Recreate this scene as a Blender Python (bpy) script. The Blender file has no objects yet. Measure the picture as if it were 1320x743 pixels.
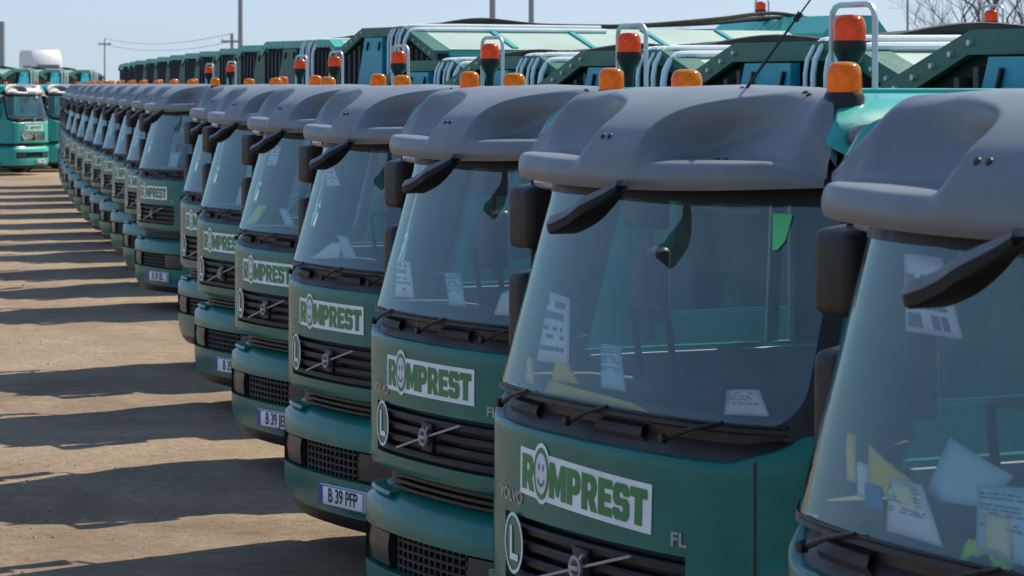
import bpy, bmesh, math, random
from mathutils import Vector, Matrix, noise
from mathutils.geometry import tessellate_polygon
R = math.radians
rnd = random.Random(7)
scene = bpy.context.scene
COL = scene.collection

# ------------------------------------------------------------------ camera
CAM_H = 2.8
F_PX = 4000.0
cam_d = bpy.data.cameras.new("camera")
cam = bpy.data.objects.new("camera", cam_d)
COL.objects.link(cam)
cam.location = (0, 0, CAM_H)
cam.rotation_euler = (R(90), 0, 0)
cam_d.sensor_width = 36
cam_d.lens = F_PX / 1320 * 36
cam_d.shift_y = -263.5 / 1320
cam_d.clip_start = 0.5
cam_d.clip_end = 3000
scene.camera = cam
cam_d.dof.use_dof = True
cam_d.dof.focus_distance = 15.0
cam_d.dof.aperture_fstop = 11.0

# ------------------------------------------------------------------ light
SUN_AZ = R(41)          # towards the sun, from +X
SUN_EL = R(44)
world = bpy.data.worlds.new("World")
scene.world = world
world.use_nodes = True
wn = world.node_tree
bg = wn.nodes["Background"]
sky = wn.nodes.new("ShaderNodeTexSky")
sky.sky_type = 'NISHITA'
sky.sun_disc = False
sky.sun_elevation = SUN_EL
sky.sun_rotation = R(90) - SUN_AZ
sky.altitude = 0
sky.air_density = 1.0
sky.dust_density = 0.3
sky.ozone_density = 4.0
tint = wn.nodes.new("ShaderNodeMix"); tint.data_type = 'RGBA'; tint.blend_type = 'MULTIPLY'
tint.inputs[0].default_value = 1.0
tint.inputs[7].default_value = (0.90, 1.10, 1.43, 1)
gam = wn.nodes.new("ShaderNodeGamma"); gam.inputs[1].default_value = 0.42     # a hazy, evenly pale spring sky
wn.links.new(sky.outputs[0], gam.inputs[0])
wn.links.new(gam.outputs[0], tint.inputs[6])
wn.links.new(tint.outputs[2], bg.inputs[0])
bg.inputs[1].default_value = 0.112
sd = bpy.data.lights.new("sun", 'SUN')
sd.energy = 3.05
sd.angle = R(0.53)
sd.color = (1.0, 0.90, 0.74)
sun = bpy.data.objects.new("sun", sd)
COL.objects.link(sun)
sv = Vector((math.cos(SUN_AZ) * math.cos(SUN_EL), math.sin(SUN_AZ) * math.cos(SUN_EL), math.sin(SUN_EL)))
sun.rotation_euler = sv.to_track_quat('Z', 'Y').to_euler()
sun.location = (40, 40, 60)
vs = scene.view_settings
vs.view_transform = 'Standard'
vs.look = 'None'
vs.exposure = 1.36
vs.gamma = 1.0
vs.use_curve_mapping = False
scene.cycles.max_bounces = 8
scene.cycles.transparent_max_bounces = 24
scene.cycles.glossy_bounces = 4

# ------------------------------------------------------------------ materials
def lin(c):
    return tuple((x / 12.92 if x <= 0.04045 else ((x + 0.055) / 1.055) ** 2.4) for x in c)

class NT:
    def __init__(s, name):
        s.m = bpy.data.materials.new(name); s.m.use_nodes = True
        s.t = s.m.node_tree; s.n = s.t.nodes
        s.b = s.n["Principled BSDF"]; s.out = s.n["Material Output"]
    def new(s, t, **kw):
        k = s.n.new("ShaderNode" + t)
        for a, b in kw.items(): setattr(k, a, b)
        return k
    def link(s, a, b): s.t.links.new(a, b)
    def coords(s, scale=(1, 1, 1)):
        tc = s.new("TexCoord"); mp = s.new("Mapping")
        mp.inputs['Scale'].default_value = scale
        s.link(tc.outputs['Object'], mp.inputs[0]); return mp.outputs[0]
    def noise(s, vec, scale, detail=5, rough=0.6):
        n = s.new("TexNoise"); n.inputs['Scale'].default_value = scale
        n.inputs['Detail'].default_value = detail; n.inputs['Roughness'].default_value = rough
        s.link(vec, n.inputs['Vector']); return n.outputs[0]
    def ramp(s, fac, stops):
        r = s.new("ValToRGB"); e = r.color_ramp.elements
        while len(e) < len(stops): e.new(0.5)
        for i, (p, c) in enumerate(stops):
            e[i].position = p; e[i].color = (*c, 1) if len(c) == 3 else c
        s.link(fac, r.inputs[0]); return r.outputs[0]
    def mix(s, fac, a, b, mode='MIX'):
        m = s.new("Mix", data_type='RGBA', blend_type=mode)
        for i, v in ((0, fac), (6, a), (7, b)):
            if isinstance(v, (int, float)): m.inputs[i].default_value = v
            elif isinstance(v, tuple): m.inputs[i].default_value = (*v, 1)
            else: s.link(v, m.inputs[i])
        return m.outputs[2]
    def bump(s, h, strength=0.3, dist=0.01):
        b = s.new("Bump"); b.inputs['Strength'].default_value = strength
        b.inputs['Distance'].default_value = dist
        s.link(h, b.inputs['Height']); s.link(b.outputs[0], s.b.inputs['Normal'])

def painted(name, col, rough=0.35, metal=0.0, coat=0.0, dirt=0.25, dirtcol=(0.16, 0.12, 0.085), spec=0.5, bump=0.0, scale=3.0):
    k = NT(name)
    oi = k.new("ObjectInfo"); sh = k.new("VectorMath", operation='MULTIPLY_ADD')
    cb = k.new("CombineXYZ")
    for q in range(3): k.link(oi.outputs['Random'], cb.inputs[q])
    k.link(cb.outputs[0], sh.inputs[0]); sh.inputs[1].default_value = (17.0, 9.0, 23.0)
    k.link(k.coords(), sh.inputs[2]); v = sh.outputs[0]
    n1 = k.noise(v, scale, 6, 0.65); n2 = k.noise(v, scale * 9, 4, 0.6)
    base = k.mix(k.ramp(n1, [(0.3, (0, 0, 0)), (0.75, (1, 1, 1))]), tuple(c * 0.86 for c in col), tuple(min(1, c * 1.12) for c in col))
    if dirt > 0:
        m = k.mix(1.0, k.ramp(n1, [(0.42, (0, 0, 0)), (0.8, (dirt,) * 3)]), k.ramp(n2, [(0.3, (0.35,) * 3), (0.7, (1,) * 3)]), 'MULTIPLY')
        base = k.mix(m, base, dirtcol)
    k.link(base, k.b.inputs['Base Color'])
    rr = k.ramp(n2, [(0.3, (max(0.02, rough - 0.06),) * 3), (0.75, (min(1, rough + 0.1),) * 3)])
    k.link(rr, k.b.inputs['Roughness'])
    k.b.inputs['Metallic'].default_value = metal
    k.b.inputs['Coat Weight'].default_value = coat
    k.b.inputs['Coat Roughness'].default_value = 0.08
    k.b.inputs['Specular IOR Level'].default_value = spec
    if bump: k.bump(n2, bump, 0.004)
    return k.m

M = {}
M['cab_green'] = painted('cab_green', (0.0015, 0.145, 0.118), 0.30, coat=0.16, dirt=0.04, spec=0.22)  # same paint as the teal; the shade on the fronts is put into it
M['teal'] = painted('teal_paint', (0.014, 0.34, 0.30), 0.38, coat=0.2, dirt=0.2, scale=1.6)
M['teal_dusty_sunlit'] = painted('teal_dusty_sunlit', (0.016, 0.33, 0.29), 0.42, dirt=0.62, dirtcol=(0.42, 0.50, 0.46), scale=1.2)  # pale patches: dust, plus sun on the slopes put into the colour
M['roof_dusty_sunlit'] = painted('roof_dusty_sunlit', (0.30, 0.42, 0.37), 0.5, dirt=0.3, dirtcol=(0.30, 0.36, 0.32), scale=2)  # dusty and sunlit paleness, both put into the colour
M['band_green'] = painted('band_green', (0.016, 0.12, 0.085), 0.45, dirt=0.3, scale=2)
M['panel_blue'] = painted('panel_blue', (0.014, 0.31, 0.42), 0.4, dirt=0.1)
M['bay_dark'] = painted('bay_dark', (0.018, 0.035, 0.035), 0.7, dirt=0.3)
M['grey_plastic'] = painted('grey_plastic', (0.140, 0.160, 0.178), 0.40, coat=0.0, spec=0.5, dirt=0.10, dirtcol=(0.26, 0.25, 0.24), bump=0.02, scale=2.2)
M['black_plastic'] = painted('black_plastic', (0.010, 0.0095, 0.010), 0.45, spec=0.35, dirt=0.08, dirtcol=(0.10, 0.08, 0.065))
M['cowl_plastic'] = painted('cowl_plastic', (0.030, 0.026, 0.028), 0.5, spec=0.4, dirt=0.18, dirtcol=(0.11, 0.085, 0.08))
M['rubber'] = painted('rubber', (0.02, 0.02, 0.021), 0.8, dirt=0.5, dirtcol=(0.15, 0.12, 0.09))
M['white_sticker'] = painted('white_sticker', (0.80, 0.87, 0.90), 0.4, dirt=0.03)
M['letter_green'] = painted('letter_green', (0.006, 0.20, 0.055), 0.4, dirt=0.0)
M['smile_lilac'] = painted('smile_lilac', (0.62, 0.68, 0.80), 0.4, dirt=0.0)
M['chrome'] = painted('chrome', (0.60, 0.61, 0.62), 0.25, metal=0.9, dirt=0.2)
M['badge'] = painted('badge', (0.34, 0.345, 0.35), 0.35, metal=0.2, dirt=0.1)
M['pipe_white'] = painted('pipe_white', (0.80, 0.84, 0.85), 0.3, dirt=0.08)
M['galv'] = painted('galvanised', (0.55, 0.56, 0.57), 0.4, metal=0.6, dirt=0.15)
M['dark_metal'] = painted('dark_metal', (0.035, 0.035, 0.036), 0.55, dirt=0.4)
M['plate_white'] = painted('plate_white', (0.78, 0.78, 0.80), 0.35, dirt=0.06)
M['plate_blue'] = painted('plate_blue', (0.01, 0.03, 0.30), 0.35, dirt=0.0)
M['ink'] = painted('ink', (0.012, 0.012, 0.014), 0.5, dirt=0.0)
M['inside_grey'] = painted('inside_grey', (0.07, 0.075, 0.08), 0.8, dirt=0.1)
M['inside_light'] = painted('inside_light', (0.42, 0.50, 0.52), 0.85, dirt=0.1)
M['seat_cloth'] = painted('seat_cloth', (0.035, 0.037, 0.042), 0.9, dirt=0.1)
M['paper'] = painted('paper', (0.90, 0.94, 0.96), 0.7, dirt=0.0)
M['paper_blue'] = painted('paper_blue', (0.58, 0.80, 0.90), 0.6, dirt=0.0)
M['paper_ink'] = painted('paper_ink', (0.16, 0.18, 0.21), 0.7, dirt=0.0)
M['yellow_card'] = painted('yellow_card', (0.92, 0.62, 0.04), 0.6, dirt=0.0)
M['cream'] = painted('cream_paper', (0.86, 0.82, 0.52), 0.7, dirt=0.0)
M['leaflet_blue'] = painted('leaflet_blue', (0.06, 0.22, 0.55), 0.5, dirt=0.0)
M['hivis'] = painted('hivis', (0.55, 0.85, 0.04), 0.7, dirt=0.0)
M['tag_green'] = painted('tag_green', (0.10, 0.62, 0.22), 0.5, dirt=0.0)
M['brown_cloth'] = painted('brown_cloth', (0.16, 0.06, 0.035), 0.85, dirt=0.1)
M['wood_pole_hazed'] = painted('wood_pole_hazed', (0.30, 0.31, 0.33), 0.85, dirt=0.2)  # lightened grey: distance haze is put into the colour
M['bark'] = painted('bark', (0.115, 0.10, 0.095), 0.9, dirt=0.1)
M['white_paint'] = painted('white_paint', (0.72, 0.73, 0.75), 0.4, dirt=0.1)
M['slot_dark'] = painted('slot_dark', (0.012, 0.013, 0.015), 0.6, dirt=0.0)

def amber(name, col):
    k = NT(name)
    v = k.coords()
    c = k.mix(k.ramp(k.noise(v, 38, 2, 0.5), [(0.4, (0,) * 3), (0.62, (1,) * 3)]), tuple(x * 0.82 for x in col), col)
    d = k.new("BsdfDiffuse"); t = k.new("BsdfTranslucent"); g = k.new("BsdfGlossy"); g.inputs['Roughness'].default_value = 0.12
    k.link(c, d.inputs[0]); k.link(c, t.inputs[0])
    m1 = k.new("MixShader"); m1.inputs[0].default_value = 0.60; k.link(d.outputs[0], m1.inputs[1]); k.link(t.outputs[0], m1.inputs[2])
    f = k.new("Fresnel"); f.inputs[0].default_value = 1.35
    m2 = k.new("MixShader"); k.link(f.outputs[0], m2.inputs[0]); k.link(m1.outputs[0], m2.inputs[1]); k.link(g.outputs[0], m2.inputs[2])
    k.link(m2.outputs[0], k.out.inputs[0])
    return k.m
M['amber'] = amber('amber_lens', (1.0, 0.34, 0.02))
M['red_amber'] = amber('red_amber_lens', (1.0, 0.17, 0.035))

def glass(name, tint, ior, dust=0.04, wiped=False):
    k = NT(name)
    tr = k.new("BsdfTransparent"); tr.inputs[0].default_value = (*tint, 1)
    gl = k.new("BsdfGlossy"); gl.inputs['Roughness'].default_value = 0.015
    gl.inputs[0].default_value = (0.76, 0.97, 1.0, 1)
    fr = k.new("Fresnel"); fr.inputs[0].default_value = ior
    v = k.coords()
    n = k.noise(v, 1.6, 2, 0.5)
    b = k.new("Bump"); b.inputs['Strength'].default_value = 0.05; b.inputs['Distance'].default_value = 0.05
    k.link(n, b.inputs['Height']); k.link(b.outputs[0], gl.inputs['Normal'])
    ms = k.new("MixShader")
    k.link(fr.outputs[0], ms.inputs[0]); k.link(tr.outputs[0], ms.inputs[1]); k.link(gl.outputs[0], ms.inputs[2])
    df = k.new("BsdfDiffuse"); df.inputs[0].default_value = (0.55, 0.53, 0.5, 1)
    ms2 = k.new("MixShader")
    d = k.ramp(k.noise(v, 5, 5, 0.7), [(0.35, (dust * 0.3,) * 3), (0.8, (dust,) * 3)])
    if wiped:      # dust left where the three wipers do not reach
        mp = k.new("Mapping"); mp.inputs['Scale'].default_value = (1, 0, 1); k.link(v, mp.inputs[0])
        last = None
        for px in (-0.66, -0.02, 0.60):
            ds = k.new("VectorMath", operation='DISTANCE'); k.link(mp.outputs[0], ds.inputs[0]); ds.inputs[1].default_value = (px, 0, 1.62)
            if last is None: last = ds.outputs['Value']
            else:
                mn = k.new("Math", operation='MINIMUM'); k.link(last, mn.inputs[0]); k.link(ds.outputs['Value'], mn.inputs[1]); last = mn.outputs[0]
        edge = k.ramp(last, [(0.55, (0.12,) * 3), (0.585, (1,) * 3)])
        grime = k.ramp(k.noise(v, 9, 6, 0.75), [(0.3, (0.02,) * 3), (0.8, (0.085,) * 3)])
        d = k.mix(1.0, edge, grime, 'MULTIPLY')
    k.link(d, ms2.inputs[0]); k.link(ms.outputs[0], ms2.inputs[1]); k.link(df.outputs[0], ms2.inputs[2])
    k.link(ms2.outputs[0], k.out.inputs[0])
    return k.m
M['glass'] = glass('windscreen_glass', (0.96, 0.99, 0.985), 1.84, 0.02, True)
M['side_glass'] = glass('side_glass', (0.78, 0.86, 0.86), 1.5)
def lens():
    k = NT('clear_lens')
    k.b.inputs['Base Color'].default_value = (0.10, 0.11, 0.12, 1)
    k.b.inputs['Roughness'].default_value = 0.05
    k.b.inputs['Coat Weight'].default_value = 1
    return k.m
M['lens'] = lens()
M['lamp_glass'] = painted('lamp_glass', (0.018, 0.02, 0.024), 0.35, coat=0.1, spec=0.3, dirt=0.1)

def ground_mat():
    k = NT('dry_dirt')
    v = k.coords()
    # streaks along the direction the lorries drive in
    tc = k.new("TexCoord"); mp = k.new("Mapping")
    mp.inputs['Rotation'].default_value = (0, 0, -R(27)); mp.inputs['Scale'].default_value = (0.25, 1.4, 1)
    k.link(tc.outputs['Object'], mp.inputs[0])
    big = k.noise(v, 0.16, 5, 0.6); mid = k.noise(v, 1.3, 6, 0.7)
    fine = k.noise(v, 14, 6, 0.75); st = k.noise(mp.outputs[0], 1.6, 6, 0.7)
    grit = k.noise(v, 60, 4, 0.7)
    c = k.ramp(mid, [(0.28, (0.135, 0.095, 0.058)), (0.50, (0.245, 0.180, 0.115)), (0.72, (0.36, 0.285, 0.20))])
    c = k.mix(k.ramp(st, [(0.38, (0.65,) * 3), (0.62, (0,) * 3)]), c, (0.20, 0.15, 0.11))
    c = k.mix(k.ramp(big, [(0.40, (0,) * 3), (0.62, (0.75,) * 3)]), c, (0.38, 0.30, 0.215))
    c = k.mix(k.ramp(fine, [(0.34, (0.6,) * 3), (0.54, (0,) * 3)]), c, (0.13, 0.094, 0.065))
    c = k.mix(k.ramp(grit, [(0.55, (0,) * 3), (0.75, (0.3,) * 3)]), c, (0.46, 0.39, 0.30))
    k.link(c, k.b.inputs['Base Color'])
    k.b.inputs['Roughness'].default_value = 0.95
    k.b.inputs['Specular IOR Level'].default_value = 0.15
    h = k.mix(0.5, mid, fine)
    h = k.mix(0.35, h, grit)
    h = k.mix(0.3, h, st)
    k.bump(h, 1.0, 0.075)
    return k.m
M['ground'] = ground_mat()
def stone_mat():
    k = NT('grit_stone')
    oi = k.new("TexCoord")
    n = k.noise(oi.outputs['Object'], 9, 3, 0.6)
    k.link(k.ramp(n, [(0.3, (0.13, 0.10, 0.075)), (0.7, (0.40, 0.33, 0.26))]), k.b.inputs['Base Color'])
    k.b.inputs['Roughness'].default_value = 0.95
    return k.m
M['stone'] = stone_mat()

# ------------------------------------------------------------------ mesh helpers
class MB:
    def __init__(s): s.v = []; s.f = []
    def add(s, vs_, fs):
        o = len(s.v); s.v += [tuple(p) for p in vs_]
        s.f += [tuple(i + o for i in f) for f in fs]; return s
    def grid(s, rows, close_u=False):
        n = len(rows[0]); vs_ = [p for r in rows for p in r]; fs = []
        for i in range(len(rows) - 1):
            for j in range(n if close_u else n - 1):
                k = (j + 1) % n
                fs.append((i * n + j, i * n + k, (i + 1) * n + k, (i + 1) * n + j))
        return s.add(vs_, fs)
    def box(s, x0, x1, y0, y1, z0, z1, bev=0.0, mat=None):
        bm = bmesh.new(); bmesh.ops.create_cube(bm, size=1)
        for v in bm.verts:
            v.co = Vector(((x0 + x1) / 2 + v.co.x * (x1 - x0), (y0 + y1) / 2 + v.co.y * (y1 - y0), (z0 + z1) / 2 + v.co.z * (z1 - z0)))
        if bev > 0:
            bmesh.ops.bevel(bm, geom=list(bm.edges), offset=bev, segments=2, affect='EDGES', profile=0.5)
        if mat is not None: bm.transform(mat)
        bm.verts.index_update()
        s.add([v.co[:] for v in bm.verts], [[v.index for v in f.verts] for f in bm.faces]); bm.free(); return s
    def tube(s, pts, r, n=6, caps=True):
        pts = [Vector(p) for p in pts]; rows = []
        prev = None
        for i, p in enumerate(pts):
            a = pts[max(0, i - 1)]; b = pts[min(len(pts) - 1, i + 1)]
            t = (b - a).normalized()
            if prev is None:
                u = t.orthogonal().normalized()
            else:
                u = (prev - t * prev.dot(t))
                u = u.normalized() if u.length > 1e-6 else t.orthogonal().normalized()
            prev = u; w = t.cross(u)
            rr = r[i] if isinstance(r, (list, tuple)) else r
            rows.append([tuple(p + (u * math.cos(6.28318 * k / n) + w * math.sin(6.28318 * k / n)) * rr) for k in range(n)])
        o = len(s.v); s.grid(rows, True)
        if caps:
            s.f.append(tuple(o + k for k in range(n))[::-1])
            s.f.append(tuple(o + (len(rows) - 1) * n + k for k in range(n)))
        return s
    def lathe(s, prof, n=16, mat=Matrix.Identity(4)):
        rows = [[tuple(mat @ Vector((r * math.cos(6.28318 * k / n), r * math.sin(6.28318 * k / n), z))) for k in range(n)] for r, z in prof]
        return s.grid(rows, True)
    def prism(s, poly, fn, a, b):
        """poly of 2-D points; fn(p, q, depth) -> 3-D"""
        n = len(poly)
        vs_ = [fn(p, q, a) for p, q in poly] + [fn(p, q, b) for p, q in poly]
        fs = [tuple(range(n))[::-1], tuple(range(n, 2 * n))]
        fs += [(i, (i + 1) % n, n + (i + 1) % n, n + i) for i in range(n)]
        return s.add(vs_, fs)
    def flat(s, loops, fn):
        """polygon with holes, tessellated, through fn(x, z)->3-D"""
        tri = tessellate_polygon([[Vector((x, y, 0)) for x, y in l] for l in loops])
        pts = [p for l in loops for p in l]
        return s.add([fn(*p) for p in pts], [tuple(t) for t in tri])
    def mesh(s, name, smooth=35, fix=True):
        me = bpy.data.meshes.new(name); me.from_pydata(s.v, [], s.f); me.update()
        bm = bmesh.new(); bm.from_mesh(me)
        bmesh.ops.remove_doubles(bm, verts=bm.verts, dist=0.00005)
        if fix: bmesh.ops.recalc_face_normals(bm, faces=bm.faces)
        bm.to_mesh(me); bm.free()
        if smooth:
            me.shade_smooth(); me.set_sharp_from_angle(angle=R(smooth))
        return me

CACHE = {}
def part(name, parent, mat, build, key=None, label=None, kind=None, smooth=35):
    """one mesh object; alike pieces share mesh data through their key"""
    key = key or name
    if key not in CACHE:
        mb = build()
        me = mb if isinstance(mb, bpy.types.Mesh) else mb.mesh(name, smooth)
        if mat is not None:
            me.materials.clear(); me.materials.append(M[mat])
        CACHE[key] = me
    o = bpy.data.objects.new(name, CACHE[key]); COL.objects.link(o)
    if parent is not None: o.parent = parent
    if label: o['label'] = label
    if kind: o['kind'] = kind
    return o
def thing(name, label, cat, loc=(0, 0, 0), rz=0.0, group=None):
    o = bpy.data.objects.new(name, None); COL.objects.link(o)
    o.location = loc; o.rotation_euler = (0, 0, rz); o.empty_display_size = 0.3
    o['label'] = label; o['category'] = cat
    if group: o['group'] = group
    return o
def tag(o, label, cat, group=None):
    o['label'] = label; o['category'] = cat
    if group: o['group'] = group
    return o
def smooth01(a, b, x):
    t = max(0.0, min(1.0, (x - a) / (b - a))); return t * t * (3 - 2 * t)
def interp(xs, ys, x):
    if x <= xs[0]: return ys[0]
    for i in range(1, len(xs)):
        if x <= xs[i]:
            t = (x - xs[i - 1]) / (xs[i] - xs[i - 1]); return ys[i - 1] + t * (ys[i] - ys[i - 1])
    return ys[-1]
def catmull(pts, n):
    pts = [Vector(p) for p in pts]; out = []
    for i in range(len(pts) - 1):
        p0 = pts[max(0, i - 1)]; p1 = pts[i]; p2 = pts[i + 1]; p3 = pts[min(len(pts) - 1, i + 2)]
        for k in range(n):
            t = k / n
            out.append(0.5 * ((2 * p1) + (p2 - p0) * t + (2 * p0 - 5 * p1 + 4 * p2 - p3) * t * t + (3 * p1 - p0 - 3 * p2 + p3) * t ** 3))
    out.append(pts[-1]); return out
def text_mesh(body, size, fn, bold=0.0, xscale=1.0):
    cu = bpy.data.curves.new("t", 'FONT'); cu.body = body; cu.size = size; cu.offset = bold
    cu.align_x = 'CENTER'; cu.align_y = 'CENTER'
    ob = bpy.data.objects.new("t", cu); COL.objects.link(ob)
    dg = bpy.context.evaluated_depsgraph_get()
    me = bpy.data.meshes.new_from_object(ob.evaluated_get(dg))
    bpy.data.objects.remove(ob); bpy.data.curves.remove(cu)
    for v in me.vertices: v.co = Vector(fn(v.co.x * xscale, v.co.y))
    me.update(); return me

# ------------------------------------------------------------------ the lorry's shape (local: +x its left side, front faces -y)
HALF = catmull([(0, 0, 0), (0.25, 0.006, 0), (0.5, 0.028, 0), (0.75, 0.078, 0), (0.9, 0.145, 0), (1.0, 0.232, 0), (1.07, 0.36, 0), (1.10, 0.52, 0)], 12)
PX = [p.x for p in HALF]; PY = [p.y for p in HALF]
ARC = [0.0]
for a_, b_ in zip(HALF, HALF[1:]): ARC.append(ARC[-1] + (b_ - a_).length)
ARCL = ARC[-1]
def plan(u):
    s_ = abs(u) * ARCL
    x = interp(ARC, PX, s_); y = interp(ARC, PY, s_)
    return (x if u >= 0 else -x), y
def u_of_x(x):
    s_ = interp(PX, ARC, abs(x)) / ARCL
    return s_ if x >= 0 else -s_
def plan_y(x): return interp(PX, PY, abs(x))
def setback(z): return max(0.0, z - 1.62) * 0.27
def narrow(z): return 1 - 0.055 * max(0.0, z - 1.62) / 0.88
def surf(u, z, off=0.0):
    x, y = plan(u)
    x2, y2 = plan(u + 0.01 if u < 0.5 else u - 0.01)
    tx, ty = x2 - x, y2 - y
    if u >= 0.5: tx, ty = -tx, -ty
    l = math.hypot(tx, ty); nx, ny = ty / l, -tx / l
    return ((x + nx * off) * narrow(z), y + ny * off + setback(z), z)
def surf_x(x, z, off=0.0): return surf(u_of_x(x), z, off)
def ztop(x): return 1.60 + 0.05 * smooth01(0.78, 0.98, abs(x)) + 0.22 * smooth01(0.95, 1.12, abs(x))
def lrange(a, b, n): return [a + (b - a) * i / n for i in range(n + 1)]
GX, GZ0, GZ1 = 0.63, 1.045, 1.285

def b_front_panel():
    mb = MB()
    us = sorted(set([round(u, 5) for u in lrange(-1, 1, 56)] + [round(u_of_x(GX), 5), round(-u_of_x(GX), 5)]))
    xs = [plan(u)[0] for u in us]
    def row(z, off=0.0): return [surf(u, z, off) for u in us]
    lower = [row(0.955, -0.09), row(0.958, -0.03), row(0.975, -0.006), row(1.0, 0.0), row(GZ0, 0.0)]
    mb.grid(lower)
    for a, b in zip(us, us[1:]):
        m = (a + b) / 2
        if abs(plan(m)[0]) > GX:
            mb.add([surf(a, GZ0), surf(b, GZ0), surf(b, GZ1), surf(a, GZ1)], [(0, 1, 2, 3)])
        else:   # recess returns
            mb.add([surf(a, GZ0), surf(b, GZ0), surf(b, GZ0, -0.07), surf(a, GZ0, -0.07)], [(0, 1, 2, 3)])
            mb.add([surf(a, GZ1), surf(b, GZ1), surf(b, GZ1, -0.07), surf(a, GZ1, -0.07)], [(0, 1, 2, 3)])
    for sgn in (-1, 1):
        u = sgn * u_of_x(GX)
        mb.add([surf(u, GZ0), surf(u, GZ1), surf(u, GZ1, -0.07), surf(u, GZ0, -0.07)], [(0, 1, 2, 3)])
    rows = []
    for t in lrange(0, 1, 5):
        rows.append([surf(u, GZ1 + (ztop(x) - 0.022 - GZ1) * t) for u, x in zip(us, xs)])
    rows.append([surf(u, ztop(x) - 0.007, -0.004) for u, x in zip(us, xs)])
    rows.append([surf(u, ztop(x), -0.015) for u, x in zip(us, xs)])
    rows.append([surf(u, ztop(x) - 0.002, -0.05) for u, x in zip(us, xs)])
    mb.grid(rows)
    return mb
def b_corner_panel(sgn):
    def f():
        mb = MB(); us = [sgn * (u_of_x(0.92) + (0.995 - u_of_x(0.92)) * k / 8) for k in range(9)]
        rows = [[surf(u, z, o) for u in us] for z, o in ((0.97, -0.01), (0.985, 0.006), (1.10, 0.009), (1.27, 0.009), (1.305, 0.004), (1.32, -0.006))]
        mb.grid(rows)
        for k in (0, 8): mb.add([surf(us[k], z, o) for z, o in ((0.97, -0.01), (0.985, 0.006), (1.10, 0.009), (1.27, 0.009), (1.305, 0.004), (1.32, -0.006))], [(0, 1, 2, 3, 4, 5)])
        return mb
    return f
def b_seam(sgn):
    def f():
        mb = MB(); u = sgn * u_of_x(0.9)
        mb.grid([[surf(u - 0.0035, z, 0.0012) for z in lrange(0.99, ztop(0.9) - 0.02, 8)], [surf(u + 0.0035, z, 0.0012) for z in lrange(0.99, ztop(0.9) - 0.02, 8)]])
        return mb
    return f
def b_grille_back():
    mb = MB(); xs = lrange(-GX - 0.01, GX + 0.01, 14)
    mb.grid([[surf_x(x, z, -0.065) for x in xs] for z in (GZ0 - 0.01, GZ1 + 0.01)])
    return mb
def b_grille_slat(z):
    def f():
        mb = MB(); xs = lrange(-GX + 0.004, GX - 0.004, 14)
        sec = [(-0.055, 0.016), (-0.012, 0.016), (-0.004, 0.006), (-0.006, -0.012), (-0.055, -0.020)]
        mb.grid([[surf_x(x, z + dz, o) for x in xs] for o, dz in sec + sec[:1]])
        return mb
    return f
def b_cowl():
    mb = MB(); us = lrange(-1, 1, 48); rows = []
    for t, off in ((0, -0.035), (0.04, -0.032), (0.25, -0.045), (0.55, -0.07), (0.8, -0.06), (1.0, -0.03), (1.02, 0.003)):
        r = []
        for u in us:
            x = plan(u)[0]; z0 = ztop(x) - 0.012; z1 = max(1.708, z0 + 0.012)
            r.append(surf(u, z0 + (z1 - z0) * min(1.0, t), off))
        rows.append(r)
    mb.grid(rows)
    # louvred humps
    for x0, x1 in ((-0.74, -0.40), (0.02, 0.36)):
        mb.grid([[surf_x(x, 1.625, -0.05) for x in lrange(x0, x1, 6)], [surf_x(x, 1.645, -0.034) for x in lrange(x0 + 0.02, x1 - 0.02, 6)],
                 [surf_x(x, 1.67, -0.040) for x in lrange(x0 + 0.03, x1 - 0.03, 6)], [surf_x(x, 1.685, -0.07) for x in lrange(x0 + 0.03, x1 - 0.03, 6)]])
    return mb
def b_wiper(x0, x1, z1):
    def f():
        mb = MB()
        piv = Vector(surf_x(x0, 1.655, 0.0)); tip = Vector(surf_x(x1, z1, 0.02)); mid = Vector(surf_x((x0 + x1) / 2, (1.655 + z1) / 2 + 0.004, 0.016))
        mb.tube([piv, (piv + mid) / 2, mid, tip], [0.010, 0.009, 0.007, 0.004], 6)
        mb.lathe([(0, 0.022), (0.015, 0.02), (0.018, 0), (0, 0)], 10, Matrix.Translation(piv) @ Matrix.Rotation(R(90), 4, 'X'))
        a, b = x1 - 0.36, x1 + 0.26
        pts = [surf_x(x, 1.722, 0.010) for x in lrange(max(-0.97, a), min(0.97, b), 10)]
        mb.tube(pts, 0.0065, 5)
        return mb
    return f
WS0, WS1 = 1.70, 2.50
WU = u_of_x(1.035)
def b_windscreen():
    mb = MB(); mb.grid([[surf(u, z, 0.0) for u in lrange(-WU, WU, 48)] for z in lrange(WS0, WS1, 12)]); return mb
def b_frit():
    """black printed border of the glass: wide at the sides, rounded lower corners"""
    mb = MB(); w, h, ru, rz = 0.048, 0.022, 0.085, 0.13
    zs = lrange(WS0 + h, WS1, 12)
    for sgn in (-1, 1):
        mb.grid([[surf(sgn * u, z, 0.004) for z in zs] for u in (WU - w, WU - w / 2, WU)])
        c = surf(sgn * (WU - w), WS0 + h, 0.004)
        arc = [surf(sgn * (WU - w - ru + ru * math.sin(R(a))), WS0 + h + rz - rz * math.cos(R(a)), 0.004) for a in range(0, 91, 10)]
        mb.add([c] + arc, [(0, k, k + 1) for k in range(1, len(arc))])
    us = lrange(-WU, WU, 40)
    mb.grid([[surf(u, z, 0.004) for u in us] for z in (WS0, WS0 + h)])
    mb.grid([[surf(u, z, 0.004) for u in us] for z in (WS1 - 0.09, WS1)])
    return mb
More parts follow.
